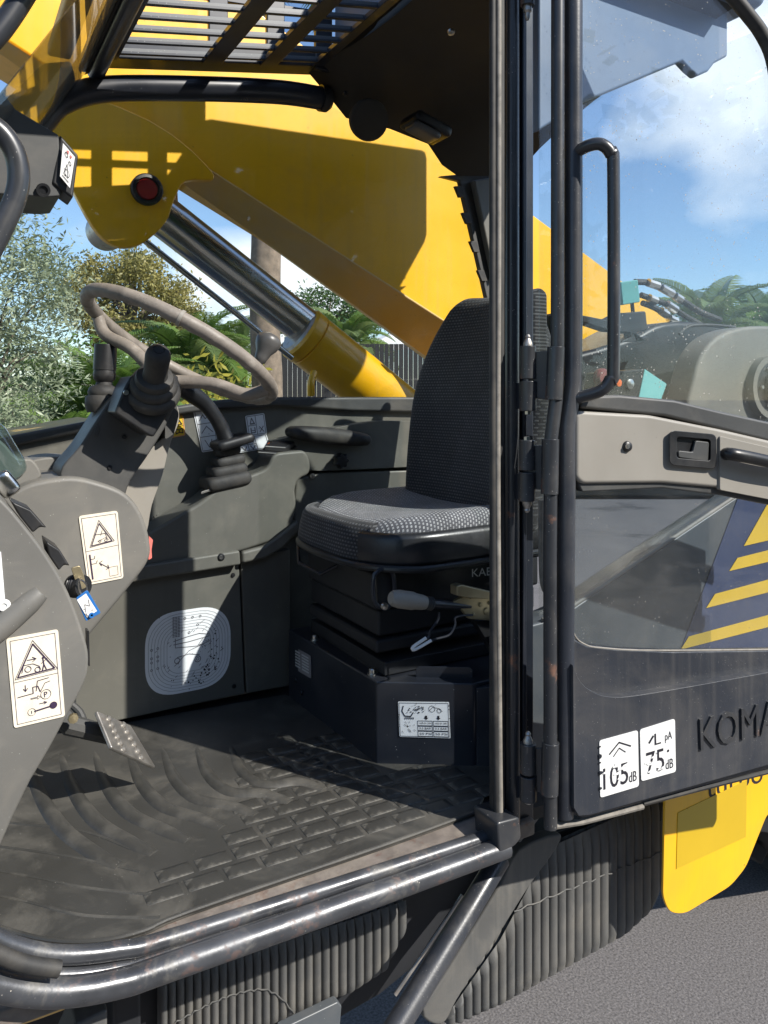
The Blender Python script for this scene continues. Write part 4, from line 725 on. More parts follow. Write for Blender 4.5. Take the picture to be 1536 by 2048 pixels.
whl = rim.add(vs, fs).build('steering_wheel', 'wheel_skin', TH, angle=180, fix=True, label='worn tan steering wheel with thin spokes')
def wang(px, py):        # angle of the wheel point nearest to this sight line
    best = min(range(720), key=lambda k: (proj(wp(k / 2)) - Vector((px, py))).length); return best / 2
def proj(p):
    d = p - CAM; t = d.dot(FW); return Vector((768 + F * d.dot(RT) / t, HY - F * d.z / t))
hub = wc - wn * .075
for (px, py) in ((196, 628), (535, 778)):
    a = wang(px, py); e = wp(a); 
    pth = [hub, hub * .55 + e * .45 + wn * .002, wp(a, Rw * .80, -.032), wp(a, Rw * .97, -.006)]
    MB().tube(pth, [.013, .0125, .0125, .012], 12, 5, flat=wn).build('spoke', 'wheel_skin', whl)
MB().lathe([(.0, .02), (.03, .018), (.040, .005), (.042, -.02), (.035, -.04), (.028, -.06)], hub, wn, 24).build('hub', 'plastic_black', whl)
MB().tube([hub - wn * .03, hub * .5 + atY(305, 850, 1.60) * .5, atY(300, 862, 1.60)], .024, 14).build('column_shaft', 'plastic_black', whl)
a = wang(365, 628); MB().tube([wp(a - .9), wp(a + .9)], .0152, 16).build('rim_joint', 'plastic_beige', whl)
a = wang(508, 716); kb = wp(a, Rw + .002, .008); kd = (atY(538, 680, 1.49) - atY(516, 728, 1.49)).normalized()
MB().lathe([(.006, -.006), (.007, .006), (.012, .010), (.0135, .018), (.0165, .030), (.0235, .042), (.0265, .054), (.0255, .062), (.019, .069), (.008, .072), (0, .0725)], atY(515, 731, 1.485), kd, 28).build('spinner_knob', 'knob_grey', whl, angle=60, label='grey pear shaped spinner knob on the wheel rim')

# --- dashboard side covers
d2 = slabY('dashboard', smooth_px([(-80, 1020), (20, 984), (70, 964), (140, 954), (196, 964), (250, 986), (282, 1024), (300, 1082), (296, 1124), (252, 1184), (182, 1268), (130, 1330), (-80, 1420)], 5), 1.50, 1.80, 'plastic_grey', TH, .022, 6, 'rounded grey dashboard side behind the near cover')
d1 = slabY('dash_side_cover', smooth_px([(-140, 900), (-60, 952), (0, 996), (45, 1046), (92, 1108), (136, 1184), (170, 1278), (177, 1325), (168, 1368), (128, 1444), (62, 1560), (-140, 1880)], 5), 1.295, 1.50, 'plastic_grey', TH, .016, 5, 'near grey dashboard cover with pedal warning sticker')
MB().tube([atY(x, y, 1.297) for x, y in ((-60, 1300), (10, 1246), (60, 1204), (82, 1184))], [.020, .0195, .0175, .013], 14, 4).build('raised_rib', 'plastic_grey', d1)
MB().lathe([(0, 0), (.0095, 0), (.008, .0025), (.004, .003), (.0035, .001), (0, .001)], atY(8, 1211, 1.293), OUT, 18).build('rivet', 'sticker_white', d1)
slabY('side_label', [(-40, 1110), (2, 1104), (10, 1200), (-40, 1206)], 1.2925, 1.2955, 'sticker_blue_white', d1, 0)
for pts in ([(22, 1002), (62, 1020), (94, 1056), (80, 1054), (66, 1066), (40, 1034)], [(92, 1082), (120, 1100), (140, 1132), (128, 1130), (118, 1142), (98, 1112)]):
    slabY('rocker_switch', pts, 1.33, 1.40, 'plastic_black', d1, .003)
slabY('cover_seam', [(174, 1262), (178, 1262), (180, 1332), (177, 1332)], 1.40, 1.42, 'plastic_black', d1, 0)
slabY('red_button', round_px([(298, 1072), (306, 1080), (303, 1100), (304, 1116), (297, 1120)], 2), 1.56, 1.60, 'plastic_red', d2, .003, label='small red button at the dashboard edge')
MB().lathe([(.0, 0), (.019, 0), (.020, .006), (.017, .008), (.020, .010), (.017, .013), (.020, .015), (.017, .018), (.020, .020), (.018, .026), (0, .027)], atY(145, 1172, 1.40), (.55, -.8, .1), 24).build('ignition_lock', 'plastic_black', d1)
MB().rbox(atY(12, 968, 1.42), (.016, .012, .022), .009, 6, Matrix.Rotation(R(-35), 3, 'Y')).build('chrome_catch', 'chrome', d1)
# instrument pod at the far left
pod = slabY('instrument_pod', smooth_px([(-60, 852), (0, 880), (34, 915), (66, 920), (82, 955), (30, 975), (-60, 990)], 4), 1.55, 1.62, 'plastic_grey', TH, .012, 4)
MB().rbox(atY(6, 902, 1.56), (.024, .03, .055), .022, 8, Matrix.Rotation(R(-28), 3, 'Y')).build('pod_lens', 'lens', pod)
slabY('dash_top_pad', smooth_px([(40, 935), (90, 915), (160, 920), (190, 955), (60, 975)], 4), 1.68, 1.80, 'plastic_grey', TH, .01)
# warning stickers on the dashboard
st, q = sticker('warning_sticker', [(157, 1032), (235, 1021), (247, 1156), (176, 1170)], wY(1.499), OUT, 'sticker_cream', TH, 'yellowed crushing hazard sticker on the rounded dashboard side', rnd=6)
P = Print(q, OUT); P.rect(.06, .04, .94, .965, .010).line([(.06, .52), (.94, .50)], .010).line([(.18, .47), (.49, .10), (.84, .43)], .012, True).build('sticker_border', 'ink_purple', st)
P = Print(q, OUT, .001); P.line([(.23, .45), (.49, .145), (.78, .42)], .022, True).line([(.34, .30), (.62, .30), (.66, .38)], .012).line([(.40, .40), (.62, .36), (.70, .40)], .010).circ(.62, .40, .035, .012).circ(.46, .40, .03, .012).line([(.5, .32), (.55, .25)], .01)
P.poly([(.13, .57), (.17, .57), (.17, .93), (.13, .93)]).line([(.17, .64), (.26, .64), (.28, .60)], .012).line([(.17, .71), (.30, .71), (.33, .67)], .012).line([(.40, .72), (.60, .80)], .016).line([(.46, .69), (.38, .71), (.43, .76)], .016).line([(.60, .76), (.62, .81), (.54, .82)], .016).rect(.62, .80, .86, .93, .008).build('printed_symbol', 'ink_purple', st)
st, q = sticker('warning_sticker', [(12, 1277), (116, 1258), (130, 1432), (28, 1456)], wY(1.2945), OUT, 'sticker_cream', TH, 'yellowed runover hazard sticker with pedal and P symbols on the near cover', rnd=6)
P = Print(q, OUT); P.rect(.07, .035, .93, .965, .009).line([(.07, .50), (.93, .49)], .009).line([(.10, .47), (.49, .07), (.93, .44)], .010, True).circ(.66, .70, .10, .010).circ(.36, .865, .075, .008).build('sticker_border', 'ink_purple', st)
P = Print(q, OUT, .001); P.line([(.155, .45), (.49, .11), (.87, .425)], .026, True).line([(.36, .28), (.52, .28)], .016).line([(.46, .255), (.53, .28), (.46, .305)], .014).circ(.36, .38, .06, .012).circ(.54, .405, .05, .014).line([(.24, .41), (.28, .33), (.46, .33), (.58, .37), (.60, .41)], .012).line([(.66, .30), (.67, .36), (.63, .43)], .022).line([(.67, .36), (.71, .42)], .018).line([(.62, .345), (.74, .30)], .014).disc(.665, .285, .025)
P.line([(.28, .55), (.28, .615)], .014).line([(.24, .59), (.28, .62), (.32, .59)], .014).line([(.12, .67), (.42, .66), (.42, .59), (.52, .59), (.56, .66)], .016).line([(.48, .64), (.52, .53), (.74, .52)], .014).line([(.56, .66), (.66, .57), (.76, .56)], .012)
P.line([(.36, .71), (.50, .71), (.50, .695), (.56, .715), (.50, .735), (.50, .72), (.36, .72)], .008).text('P', .625, .67, .69, .73).line([(.52, .79), (.66, .79)], .014).line([(.61, .775), (.67, .79), (.61, .805)], .012).line([(.42, .862), (.74, .845)], .030).disc(.79, .84, .075).line([(.36, .85), (.36, .88)], .012)
P.build('printed_symbol', 'ink_purple', st)

# --- pedal
pa = [atY(196, 1420, 1.70), atY(228, 1424, 1.74), atY(270, 1458, 1.74), atY(312, 1536, 1.66), atY(298, 1541, 1.62), atY(226, 1496, 1.60)]
pa = [atY(194, 1421, 1.56), atY(262, 1450, 1.63), atY(312, 1534, 1.58), atY(224, 1494, 1.50)]
nn = (pa[1] - pa[0]).cross(pa[3] - pa[0]).normalized(); nn = nn if nn.dot(Vector((-.3, -1, .4))) > 0 else -nn
ped = MB().prism(pa, -nn * .008).build('pedal', 'steel_bare', TH, .003, label='worn steel brake pedal with raised studs')
for i in range(6):
    for j in range(2):
        u, v = .28 + .42 * j, .10 + .16 * i; p = (pa[0] * (1 - u) + pa[1] * u) * (1 - v) + (pa[3] * (1 - u) + pa[2] * u) * v
        MB().lathe([(.007, -.001), (.006, .003), (.003, .0045), (0, .005)], p, nn, 10).build('stud', 'steel_bare', ped)
MB().tube([atY(90, 1400, 1.62), atY(140, 1450, 1.60), atY(235, 1475, 1.59)], [.022, .020, .016], 10).build('pedal_arm', 'plastic_dark', ped)
MB().tube([atY(130, 1400, 1.70), atY(160, 1425, 1.68), atY(176, 1462, 1.65), atY(215, 1470, 1.62)], .008, 10, 4).build('pedal_link', 'plastic_dark', ped)
MB().lathe([(0, 0), (.010, 0), (.009, .006), (0, .008)], atY(146, 1436, 1.56), OUT, 8).build('pivot_bolt', 'brass', ped)

# --- display box on the front pillar and the near grab tube
db = slabY('display_box', round_px([(-60, 205), (24, 214), (118, 270), (122, 392), (98, 394), (-60, 384)], 5), 1.36, 1.50, 'plastic_dark', TH, .006, 3, 'dark box on the front pillar with a small symbol plate')
fq = [(120, 268, 1.362), (157, 310, 1.355), (146, 397, 1.352), (104, 366, 1.356)]
MB().prism([atY(*p) for p in fq], (0, .06, 0)).build('box_face', 'plastic_black', db, .004)
q = [atY(126, 286, 1.351), atY(150, 314, 1.346), atY(140, 376, 1.343), atY(120, 352, 1.347)]
MB().prism(q, (0, .001, 0)).build('symbol_plate', 'sticker_white', db, smooth=False)
Print(q, OUT, .001).circ(.35, .22, .12, .04).circ(.7, .35, .10, .04).line([(.3, .8), (.5, .45), (.7, .8)], .04, True).line([(.2, .9), (.8, .9)], .05).circ(.6, .7, .2, .03).build('printed_symbol', 'ink', db)
Print(q, OUT, .0014).poly([(.3, .10), (.5, .04), (.5, .16)]).poly([(.6, .1), (.8, .1), (.7, .2)]).build('red_symbol', 'plastic_red', db)
MB().lathe([(0, 0), (.011, 0), (.011, .003), (.007, .003), (.006, -.004), (0, -.004)], atY(86, 380, 1.357), (.1, -1, -.3), 18).build('socket', 'plastic_black', db)
MB().tube([atY(x, y, 1.16) for x, y in ((-60, 238), (-14, 252), (18, 284), (36, 330), (34, 384), (6, 452), (-50, 560))], .0145, 16, 6).build('front_grab_tube', 'paint_chipped', TH, label='bent black grab tube at the front of the doorway')
MB().tube([atY(x, y, 1.22) for x, y in ((-60, 120), (0, 60), (60, -30), (110, -120))], .016, 14, 4).build('front_near_tube', 'paint_black_clean', TH)

# --- underside: belly, corrugated mudguards, stay, yellow flap, rear wheel
slabY('chassis_side', [(-300, 2030), (-100, 2020), (250, 1975), (768, 1812), (1030, 1690), (1120, 1660), (1500, 1560), (1800, 1500), (1800, 1700), (1330, 1640), (1040, 1760), (760, 1990), (690, 2030), (600, 2100), (-300, 2200)], 1.34, 1.42, 'under_dark', TH, .004)
def corrugated(name, top, bot, Y, pitch, amp, label, bow=0.0):
    # top / bot: pixel polylines left to right, joined by vertical ribs
    def interp(pl, x):
        for (x0, y0), (x1, y1) in zip(pl, pl[1:]):
            if x0 <= x <= x1: return y0 + (y1 - y0) * (x - x0) / (x1 - x0)
        return pl[-1][1]
    xs = top[0][0]; xe = top[-1][0]; per = 10; n = int((xe - xs) / pitch * per); vs = []; rows = 14
    for i in range(n + 1):
        x = xs + (xe - xs) * i / n; yt, yb = interp(top, x), interp(bot, x); c = abs(math.sin(math.pi * i / per)) ** .55
        for j in range(rows + 1):
            v = j / rows; y = yt + (yb - yt) * v; fade = min(1, v * 9, (1 - v) * 14 + .25); p = atY(x, y, Y + bow * ((x - xs) / (xe - xs)) ** 2)
            vs.append(p + Vector((.0001 * math.sin(i * .7 + j * 2), -amp * c * fade, 0)))
    r = rows + 1; m = MB().add(vs, [(i * r + j, (i + 1) * r + j, (i + 1) * r + j + 1, i * r + j + 1) for i in range(n) for j in range(rows)])
    m.add([v + Vector((0, .012, 0)) for v in vs], [(i * r + j, i * r + j + 1, (i + 1) * r + j + 1, (i + 1) * r + j) for i in range(n) for j in range(rows)])
    return m.build(name, 'fender_rubber', TH, angle=70, label=label)
mr = corrugated('mudguard', [(892, 2034), (1000, 1880), (1040, 1806), (1090, 1712), (1110, 1690), (1220, 1640), (1336, 1585)], [(892, 2052), (1000, 2008), (1100, 1952), (1250, 1868), (1300, 1822), (1320, 1780), (1336, 1690)], 1.30, 17, .011, 'ribbed black rubber mudguard right of the diagonal stay', .05)
MB().prism(PY(smooth_px([(846, 2022), (900, 1935), (1000, 1772), (1038, 1700), (1120, 1668), (1112, 1700), (1062, 1770), (1020, 1836), (960, 1930), (915, 2000), (892, 2044), (868, 2050)], 3), 1.285), (0, .03, 0)).build('mudguard_flange', 'fender_rubber', mr, .010, 4)
MB().tube([atY(1028 + 13 * i, 1823 - 5.2 * i + 2.5 * math.sin(i * 2.2), 1.288 + .002 * i) for i in range(24)], .0016, 6).build('mudguard_crease', 'fender_rubber', mr)
ml = corrugated('mudguard', [(318, 1962), (420, 1930), (560, 1885), (700, 1840), (812, 1800)], [(318, 2110), (420, 2100), (560, 2040), (640, 2004), (700, 1985), (770, 1940), (812, 1850)], 1.315, 17, .010, 'ribbed black rubber mudguard left of the diagonal stay')
MB().tube([atY(x, y + 2.2 * math.sin(x * .35), 1.304) for x, y in [(340 + 7 * i, 2052 - 74 * math.sin(min(1, i / 26) * 1.45) + max(0, i - 26) ** 2 * .55) for i in range(38)]], .0013, 6).build('mudguard_crease', 'fender_rubber', ml)
MB().tube([atY(x, y, 1.30) for x, y in ((-80, 2060), (10, 2040), (70, 2022), (130, 2000))], .012, 12, 4).build('yellow_pipe', 'paint_yellow_dirt_bounce', TH)
slabY('step_plate', [(150, 2050), (215, 2018), (215, 2120), (120, 2120)], 1.18, 1.24, 'fender_rubber', TH, .004)
slabY('step_plate', [(560, 2060), (676, 2004), (684, 2012), (680, 2060)], 1.27, 1.29, 'panel_bluegrey', TH, .003)
slabY('support_post', [(226, 1990), (282, 1978), (284, 2120), (226, 2120)], 1.26, 1.31, 'under_dark', TH, .006)
MB().tube([atY(1000, 1716, 1.24), atY(940, 1816, 1.21), atY(785, 2068, 1.15)], .0215, 18).build('diagonal_stay', 'paint_black', TH, label='diagonal black stay tube below the cab')
MB().tube([atY(925, 1790, 1.28), atY(790, 1990, 1.28)], .004, 8).build('stay_cable', 'steel_bare', TH)
yf = slabY('yellow_side_flap', round_px([(1332, 1500), (1700, 1380), (1700, 1560), (1536, 1625), (1492, 1735), (1462, 1772), (1370, 1828), (1340, 1826), (1326, 1795)], 16), 1.215, 1.221, 'paint_yellow', TH, .0015, 2, 'yellow side flap with the word turbo under the door')
slabY('flap_patch', [(1356, 1626), (1494, 1560), (1492, 1674), (1353, 1738)], 1.2135, 1.215, 'paint_yellow_dark', yf, 0, label='darker yellow rectangle on the flap')
q = [atY(1412, 1554, 1.2142), atY(1526, 1520, 1.2142), atY(1526, 1564, 1.2142), atY(1414, 1598, 1.2142)]
Print(q, OUT, 0).text('turbo', 0, 0, 1, 1).build('flap_lettering', 'ink', yf, label='black lettering turbo')
ty = MB(); tcn = Vector((2.72, 1.72, .62)); ty.lathe([(.28, -.20), (.50, -.20), (.58, -.17), (.61, -.10), (.61, .10), (.58, .17), (.50, .20), (.28, .20)], tcn, (0, 1, 0), 48)
tyo = ty.build('rear_tyre', 'tyre', TH, label='black rear tyre edge beside the yellow flap')
for i in range(22):
    a = 2 * math.pi * i / 22; c = tcn + Vector((math.cos(a) * .615, -.09, math.sin(a) * .615)); MB().box(c, (.05, .20, .05), Matrix.Rotation(-a, 3, 'Y') @ Matrix.Rotation(R(25), 3, 'X')).build('tread_block', 'tyre', tyo, .006, 1)

# --- boom and lift cylinder on the far side
YB = 2.30
def e1y(x): return 200 + .643 * (x - 200)
def tpy(x): return 440 + .74 * (x - 1080)
boom = slabY('boom', [(-900, e1y(-900)), (200, 200), (905, 653), (1170, 690), (1290, 690), (1400, 690), (1352, 642), (1080, 440), (-900, tpy(-900))], YB, YB + .30, 'paint_yellow', TH, .006, 2, 'big yellow telescopic boom rising behind the cab')
def e2(x): return 370 + .726 * (x - 380)
MB().prism([atY(-500, e1y(-500) + 2, YB), atY(905, 655, YB), atY(930, 770, YB + .10), atY(865, 722, YB + .10), atY(380, 370, YB + .10), atY(-500, e2(-500), YB + .10)], (.0, .28, .11)).build('boom_underside', 'paint_yellow_dirt_bounce', boom, 0)
MB().tube([atY(200, 200, YB - .004), atY(905, 653, YB - .004)], .004, 8).build('boom_weld', 'paint_yellow_dirt_bounce', boom)
br = slabY('boom_bracket', smooth_px([(60, 160), (92, 262), (150, 388), (196, 466), (240, 494), (286, 486), (332, 444), (350, 398), (372, 362), (430, 350), (300, 240)], 4), YB - .03, YB + .0, 'paint_yellow', boom, .005, 2, 'yellow bracket holding the lift cylinder pin')
slabY('boom_bracket', smooth_px([(92, 262), (150, 380), (200, 456), (244, 482), (290, 474), (335, 432), (356, 386), (300, 240)], 4), YB + .32, YB + .36, 'paint_yellow_dirt_bounce', boom, .005, 2)
MB().lathe([(0, .14), (.062, .14), (.062, .30), (0, .30)], atY(250, 425, YB), (0, 1, 0), 28).build('cylinder_eye', 'steel_bare', boom)
pn = atY(293, 380, YB - .03)
MB().lathe([(.0, -.01), (.046, -.01), (.046, .010), (.042, .014), (.034, .015), (.033, .008), (0, .008)], pn, OUT, 28).build('pivot_pin', 'plastic_black', boom)
MB().lathe([(0, 0), (.031, 0), (.028, .006), (0, .008)], pn - Vector((0, .008, 0)), OUT, 24).build('pin_cap', 'lens_red', boom, label='red capped pin end on the boom bracket')
YC = 2.34
ra, rb = atY(300, 412, YC), atY(615, 657, YC); ba, bb = atY(604, 668, YC), atY(905, 905, YC); ax = (bb - ba).normalized()
cy = MB().lathe([(.0, -.012), (.087, -.012), (.095, -.004), (.095, .030), (.089, .034), (.0935, .038), (.0935, .9), (0, .9)], ba, ax, 40).build('lift_cylinder', 'paint_yellow', TH, label='yellow lift cylinder barrel with chrome rod behind the wheel')
MB().tube([ra, rb + ax * .05], .063, 32).build('piston_rod', 'chrome', cy, label='chrome piston rod of the lift cylinder')
MB().lathe([(.060, -.02), (.074, -.02), (.082, -.012), (.06, -.011)], ba, ax, 32).build('rod_seal', 'steel_bare', cy)
MB().tube([atY(290, 482, YC - .05), atY(585, 716, YC - .05)], .009, 14).build('guide_tube', 'chrome', cy)
MB().tube([atY(622, 790, YC - .10), atY(622, 765, YC - .11), atY(628, 745, YC - .09)], .012, 10, 4).build('oil_port', 'paint_yellow', cy)

# --- rear machinery seen through the door glass
eh = slabY('engine_cover', smooth_px([(1060, 720), (1165, 704), (1265, 674), (1330, 645), (1430, 648), (1560, 690), (1800, 730)], 4, False) + [(1800, 1000), (1060, 1000)], 1.95, 2.25, 'plastic_black', TH, .02, 4, 'black engine cover behind the door glass')
MB().tube([atY(x, y, 1.95) for x, y in ((1358, 668), (1380, 652), (1420, 650), (1470, 654))], .006, 8, 3).build('cover_seal', 'rubber_black', eh)
hc = atY(1520, 775, 1.72)
ph = slabY('pivot_housing', smooth_px([(1366, 850), (1384, 775), (1402, 715), (1432, 676), (1478, 656), (1540, 652), (1620, 664), (1700, 700)], 5, False) + [(1700, 850)], 1.70, 1.80, 'housing_beige', TH, .03, 5, 'dusty arched pivot housing seen through the door glass')
MB().lathe([(.098, 0), (.112, 0), (.112, .03), (.098, .03)], hc + Vector((0, -.02, 0)), OUT, 40).build('housing_rim', 'housing_beige', ph)
MB().lathe([(0, 0), (.095, 0), (.09, .02), (.06, .024), (.055, .04), (.035, .045), (.03, .06), (0, .06)], hc + Vector((0, -.03, 0)), OUT, 32).build('pivot_hub', 'plastic_black', ph)
for i in range(6):
    a = i * math.pi / 3; MB().lathe([(0, 0), (.008, 0), (.007, .006), (0, .006)], hc + Vector((math.cos(a) * .072, -.055, math.sin(a) * .072)), OUT, 6).build('bolt', 'bolt_steel', ph)
tb = slabY('switch_box', [(1215, 745), (1290, 738), (1278, 800), (1205, 800)], 1.50, 1.58, 'plastic_black', TH, .003, label='teal sided switch box behind the door glass')
MB().prism([atY(1290, 738, 1.498), atY(1334, 768, 1.52), atY(1318, 812, 1.52), atY(1277, 800, 1.498)], (0, .05, 0)).build('box_side', 'plastic_teal', tb, .002)
MB().lathe([(0, 0), (.014, 0), (.014, .006), (.008, .008), (0, .009)], atY(1258, 768, 1.498), OUT, 18).build('key_switch', 'bolt_steel', tb)
MB().lathe([(0, 0), (.010, 0), (.010, .012), (0, .014)], atY(1232, 766, 1.498), OUT, 16).build('push_button', 'plastic_orange', tb)
MB().lathe([(0, 0), (.026, 0), (.026, .012), (.020, .02), (0, .022)], atY(1200, 756, 1.52), OUT, 24).build('reflector', 'dark_red', tb)
mir = MB().prism([atY(1241, 564, 1.62), atY(1276, 559, 1.60), atY(1281, 604, 1.60), atY(1246, 610, 1.62)], (0, .015, 0)).build('work_lamp', 'plastic_teal', TH, .003, label='square teal lamp above the black bracket')
slabY('lamp_bracket', round_px([(1150, 628), (1175, 632), (1215, 640), (1240, 626), (1292, 622), (1296, 660), (1262, 666), (1220, 662), (1170, 645), (1150, 648)], 4), 1.64, 1.68, 'plastic_black', mir, .005)
slabY('lamp_bracket', [(1262, 660), (1274, 660), (1274, 680), (1296, 672), (1292, 682), (1240, 684), (1262, 674)], 1.64, 1.67, 'plastic_black', mir, .002)
MB().tube([atY(1264, 606, 1.625), atY(1266, 626, 1.65), atY(1266, 640, 1.655)], .006, 8).build('lamp_stem', 'plastic_black', mir)
hs_ = MB().tube([atY(x, y, 2.0) for x, y in ((1270, 564), (1300, 566), (1330, 580), (1372, 606), (1400, 624), (1440, 640))], .012, 10, 4).build('hydraulic_hose', 'rubber_black', TH)
for k_, pts in enumerate((((1282, 590), (1310, 600), (1340, 612), (1370, 632), (1420, 660)), ((1285, 606), (1310, 616), (1335, 632), (1365, 650), (1400, 664)))):
    MB().tube([atY(x, y, 2.0) for x, y in pts], .011, 10, 4).build('hose', 'rubber_black', hs_)
for x, y, x2, y2 in ((1296, 565, 1316, 572), (1322, 575, 1345, 588), (1350, 592, 1362, 600), (1298, 596, 1312, 602), (1334, 608, 1352, 620), (1322, 622, 1334, 630), (1338, 636, 1352, 643)):
    MB().tube([atY(x, y, 1.985), atY(x2, y2, 1.985)], .016, 8).build('hose_fitting', 'bolt_steel', hs_)
# yellow front bodywork showing below the far window at the left
MB().prism([atY(-200, 905, 2.25), atY(200, 838, 2.25), atY(200, 870, 2.25), atY(-200, 945, 2.25)], (0, .35, .0)).build('front_body', 'paint_yellow_dirt_bounce', TH, .01)

# ------------------------------------------------------------------ rubber floor mat (lies loose on the cab floor)
near = [(-260, 1750), (-60, 1832), (10, 1858), (100, 1880), (200, 1881), (290, 1860), (380, 1822), (768, 1690), (955, 1622)]
far = [(1000, 1520), (760, 1480), (570, 1388), (232, 1448), (-260, 1530)]
mt = MB().prism([atZ(x, y, ZF + .004) for x, y in smooth_px(near, 4, False) + far], (0, 0, -.009)).build('floor_mat', 'mat_rubber', None, .003)
tag(mt, 'dusty black embossed rubber mat lying on the cab floor', 'floor mat')
MB().tube([atZ(x, y, ZF + .004) for x, y in near], .0035, 8, 4).build('mat_edge', 'mat_rubber', mt)
for i in range(7):
    xs = -10 + 68 * i
    pts = [(xs + 60, 1512 - 3 * i), (xs + 84, 1590 - 6 * i), (xs + 130, 1668 - 14 * i), (xs + 196, 1722 - 24 * i), (xs + 250, 1750 - 26 * i)]
    pp = [atZ(x, y, ZF - .011) for x, y in pts]
    MB().tube(pp, [.014, .020, .0225, .0225, .019], 16, 6).build('mat_ridge', 'mat_rubber', mt)
for i in range(4):
    pp = [atZ(x, y, ZF + .0015) for x, y in ((-80, 1640 + 46 * i), (60, 1652 + 52 * i), (170, 1666 + 56 * i), (260 + 20 * i, 1700 + 46 * i))]
    MB().tube(pp, .0045, 8, 4).build('mat_ridge', 'mat_rubber', mt)
def pad_at(cx, cy, lx, ly, hz_):
    MB().rbox((cx, cy, ZF + .0035), (lx / 2, ly / 2, hz_), hz_ * .9, 4, Matrix.Rotation(random.uniform(-.02, .02), 3, 'Z')).build('mat_pad', 'mat_pad', mt, angle=60)
for r_ in range(9):
    Y = 1.245 + r_ * .047
    x = .40 + (r_ > 1) * .05 + max(0, r_ - 1) * .022 + (r_ % 2) * .028
    if r_ < 2: x = .31 + .03 * r_
    while x < .985:
        if not (Y > 1.40 and x > .82): pad_at(x, Y, .058, .036, random.uniform(.0013, .0024))
        x += .066
lq = [atZ(x, y, ZF + .0045) for x, y in ((565, 1462), (700, 1556), (672, 1566), (534, 1470))]
P = Print(lq, (0, 0, 1), .001); P.text('KOMATSU', .0, .05, .95, .95).build('mat_lettering', 'mat_pad', mt)
# key ring with blue tag hanging from the ignition
kt_ = thing('key_tag', atY(172, 1215, 1.36), 'blue and white key tag hanging from the ignition lock', 'key tag')
tq = [(152, 1196), (175, 1180), (202, 1226), (172, 1243)]
tg = MB().prism(PY(round_px(tq, 3, 2), 1.355), (0, .004, 0)).build('tag_frame', 'plastic_blue', kt_, .001)
iq = [(154, 1200), (172, 1187), (194, 1222), (174, 1235)]
MB().prism(PY(iq, 1.3535), (0, .001, 0)).build('paper_insert', 'sticker_white', kt_, smooth=False)
Print(PY(iq, 1.3530), OUT, .0003).line([(.15, .75), (.4, .4), (.7, .6), (.9, .3)], .05).line([(.1, .8), (.1, .95)], .08).build('pen_mark', 'ink_soft', kt_)
MB().lathe([(.0045, 0), (.0045, .003), (.002, .003), (.002, 0)], atY(183, 1230, 1.3535), OUT, 12).build('tag_eyelet', 'plastic_blue', kt_)
slabY('key_head', round_px([(142, 1136), (160, 1131), (168, 1150), (173, 1176), (160, 1180), (150, 1160)], 5), 1.375, 1.379, 'brass', kt_, .001)
MB().tube([atY(x, y, 1.358) for x, y in ((160, 1160), (172, 1168), (174, 1184), (164, 1190), (158, 1176))], .0015, 6, 4, True).build('key_ring', 'bolt_steel', kt_)

# ------------------------------------------------------------------ background: trees, palms, fence, tent
def spot(px, t): p = CAM + (FW + RT * ((px - 768) / F)) * t; return Vector((p.x, p.y, 0))
def zat(py, t): return CAM.z + (HY - py) / F * t
def limb_tree(name, base, h, label, leaf, crown, n, size, narrow, trunk_r, bark='bark', cat='tree', clump=.28, nclump=60, lean=(0, 0)):
    t = thing(name, base, label, cat)
    c = Vector((base.x + lean[0], base.y + lean[1], crown[2])); rx, rz = crown[0], crown[1]
    tk = MB().tube([base, base + Vector((lean[0] * .3 + .05, lean[1] * .3, h * .35)), Vector((c.x, c.y, c.z))], [trunk_r, trunk_r * .8, trunk_r * .35], 10, 4)
    cl = []
    for i in range(nclump):
        while True:
            v = Vector((random.uniform(-1, 1), random.uniform(-1, 1), random.uniform(-1, 1)))
            if .25 < v.length < 1: break
        v = v.normalized() * v.length ** .5
        p = c + Vector((v.x * rx, v.y * rx, v.z * rz)); cl.append(p)
        if i < 26: tk.tube([c + Vector((0, 0, -rz * .5)), c * .5 + p * .5 + Vector((0, 0, -.1 * rz)), p], [trunk_r * .35, trunk_r * .18, trunk_r * .05], 6, 3)
    tk.build('trunk', bark, t)
    m = MB(); vs = m.v; fs = m.f
    for i in range(n):
        p = random.choice(cl); d = Vector((random.gauss(0, 1), random.gauss(0, 1), random.gauss(0, 1))) * clump * rx
        q = p + Vector((d.x, d.y, d.z * .8)); a = Vector((random.uniform(-1, 1), random.uniform(-1, 1), random.uniform(-.6, 1))).normalized(); b = a.orthogonal().normalized()
        b = Matrix.Rotation(random.uniform(0, 6.28), 3, a) @ b; L_ = size * random.uniform(.6, 1.3); w = L_ * narrow; o = len(vs)
        vs += [q, q + a * L_ * .5 + b * w * .5, q + a * L_, q + a * L_ * .5 - b * w * .5]; fs.append((o, o + 1, o + 2, o + 3))
    m.build('crown', leaf, t, smooth=False); return t
FRONDS = {}
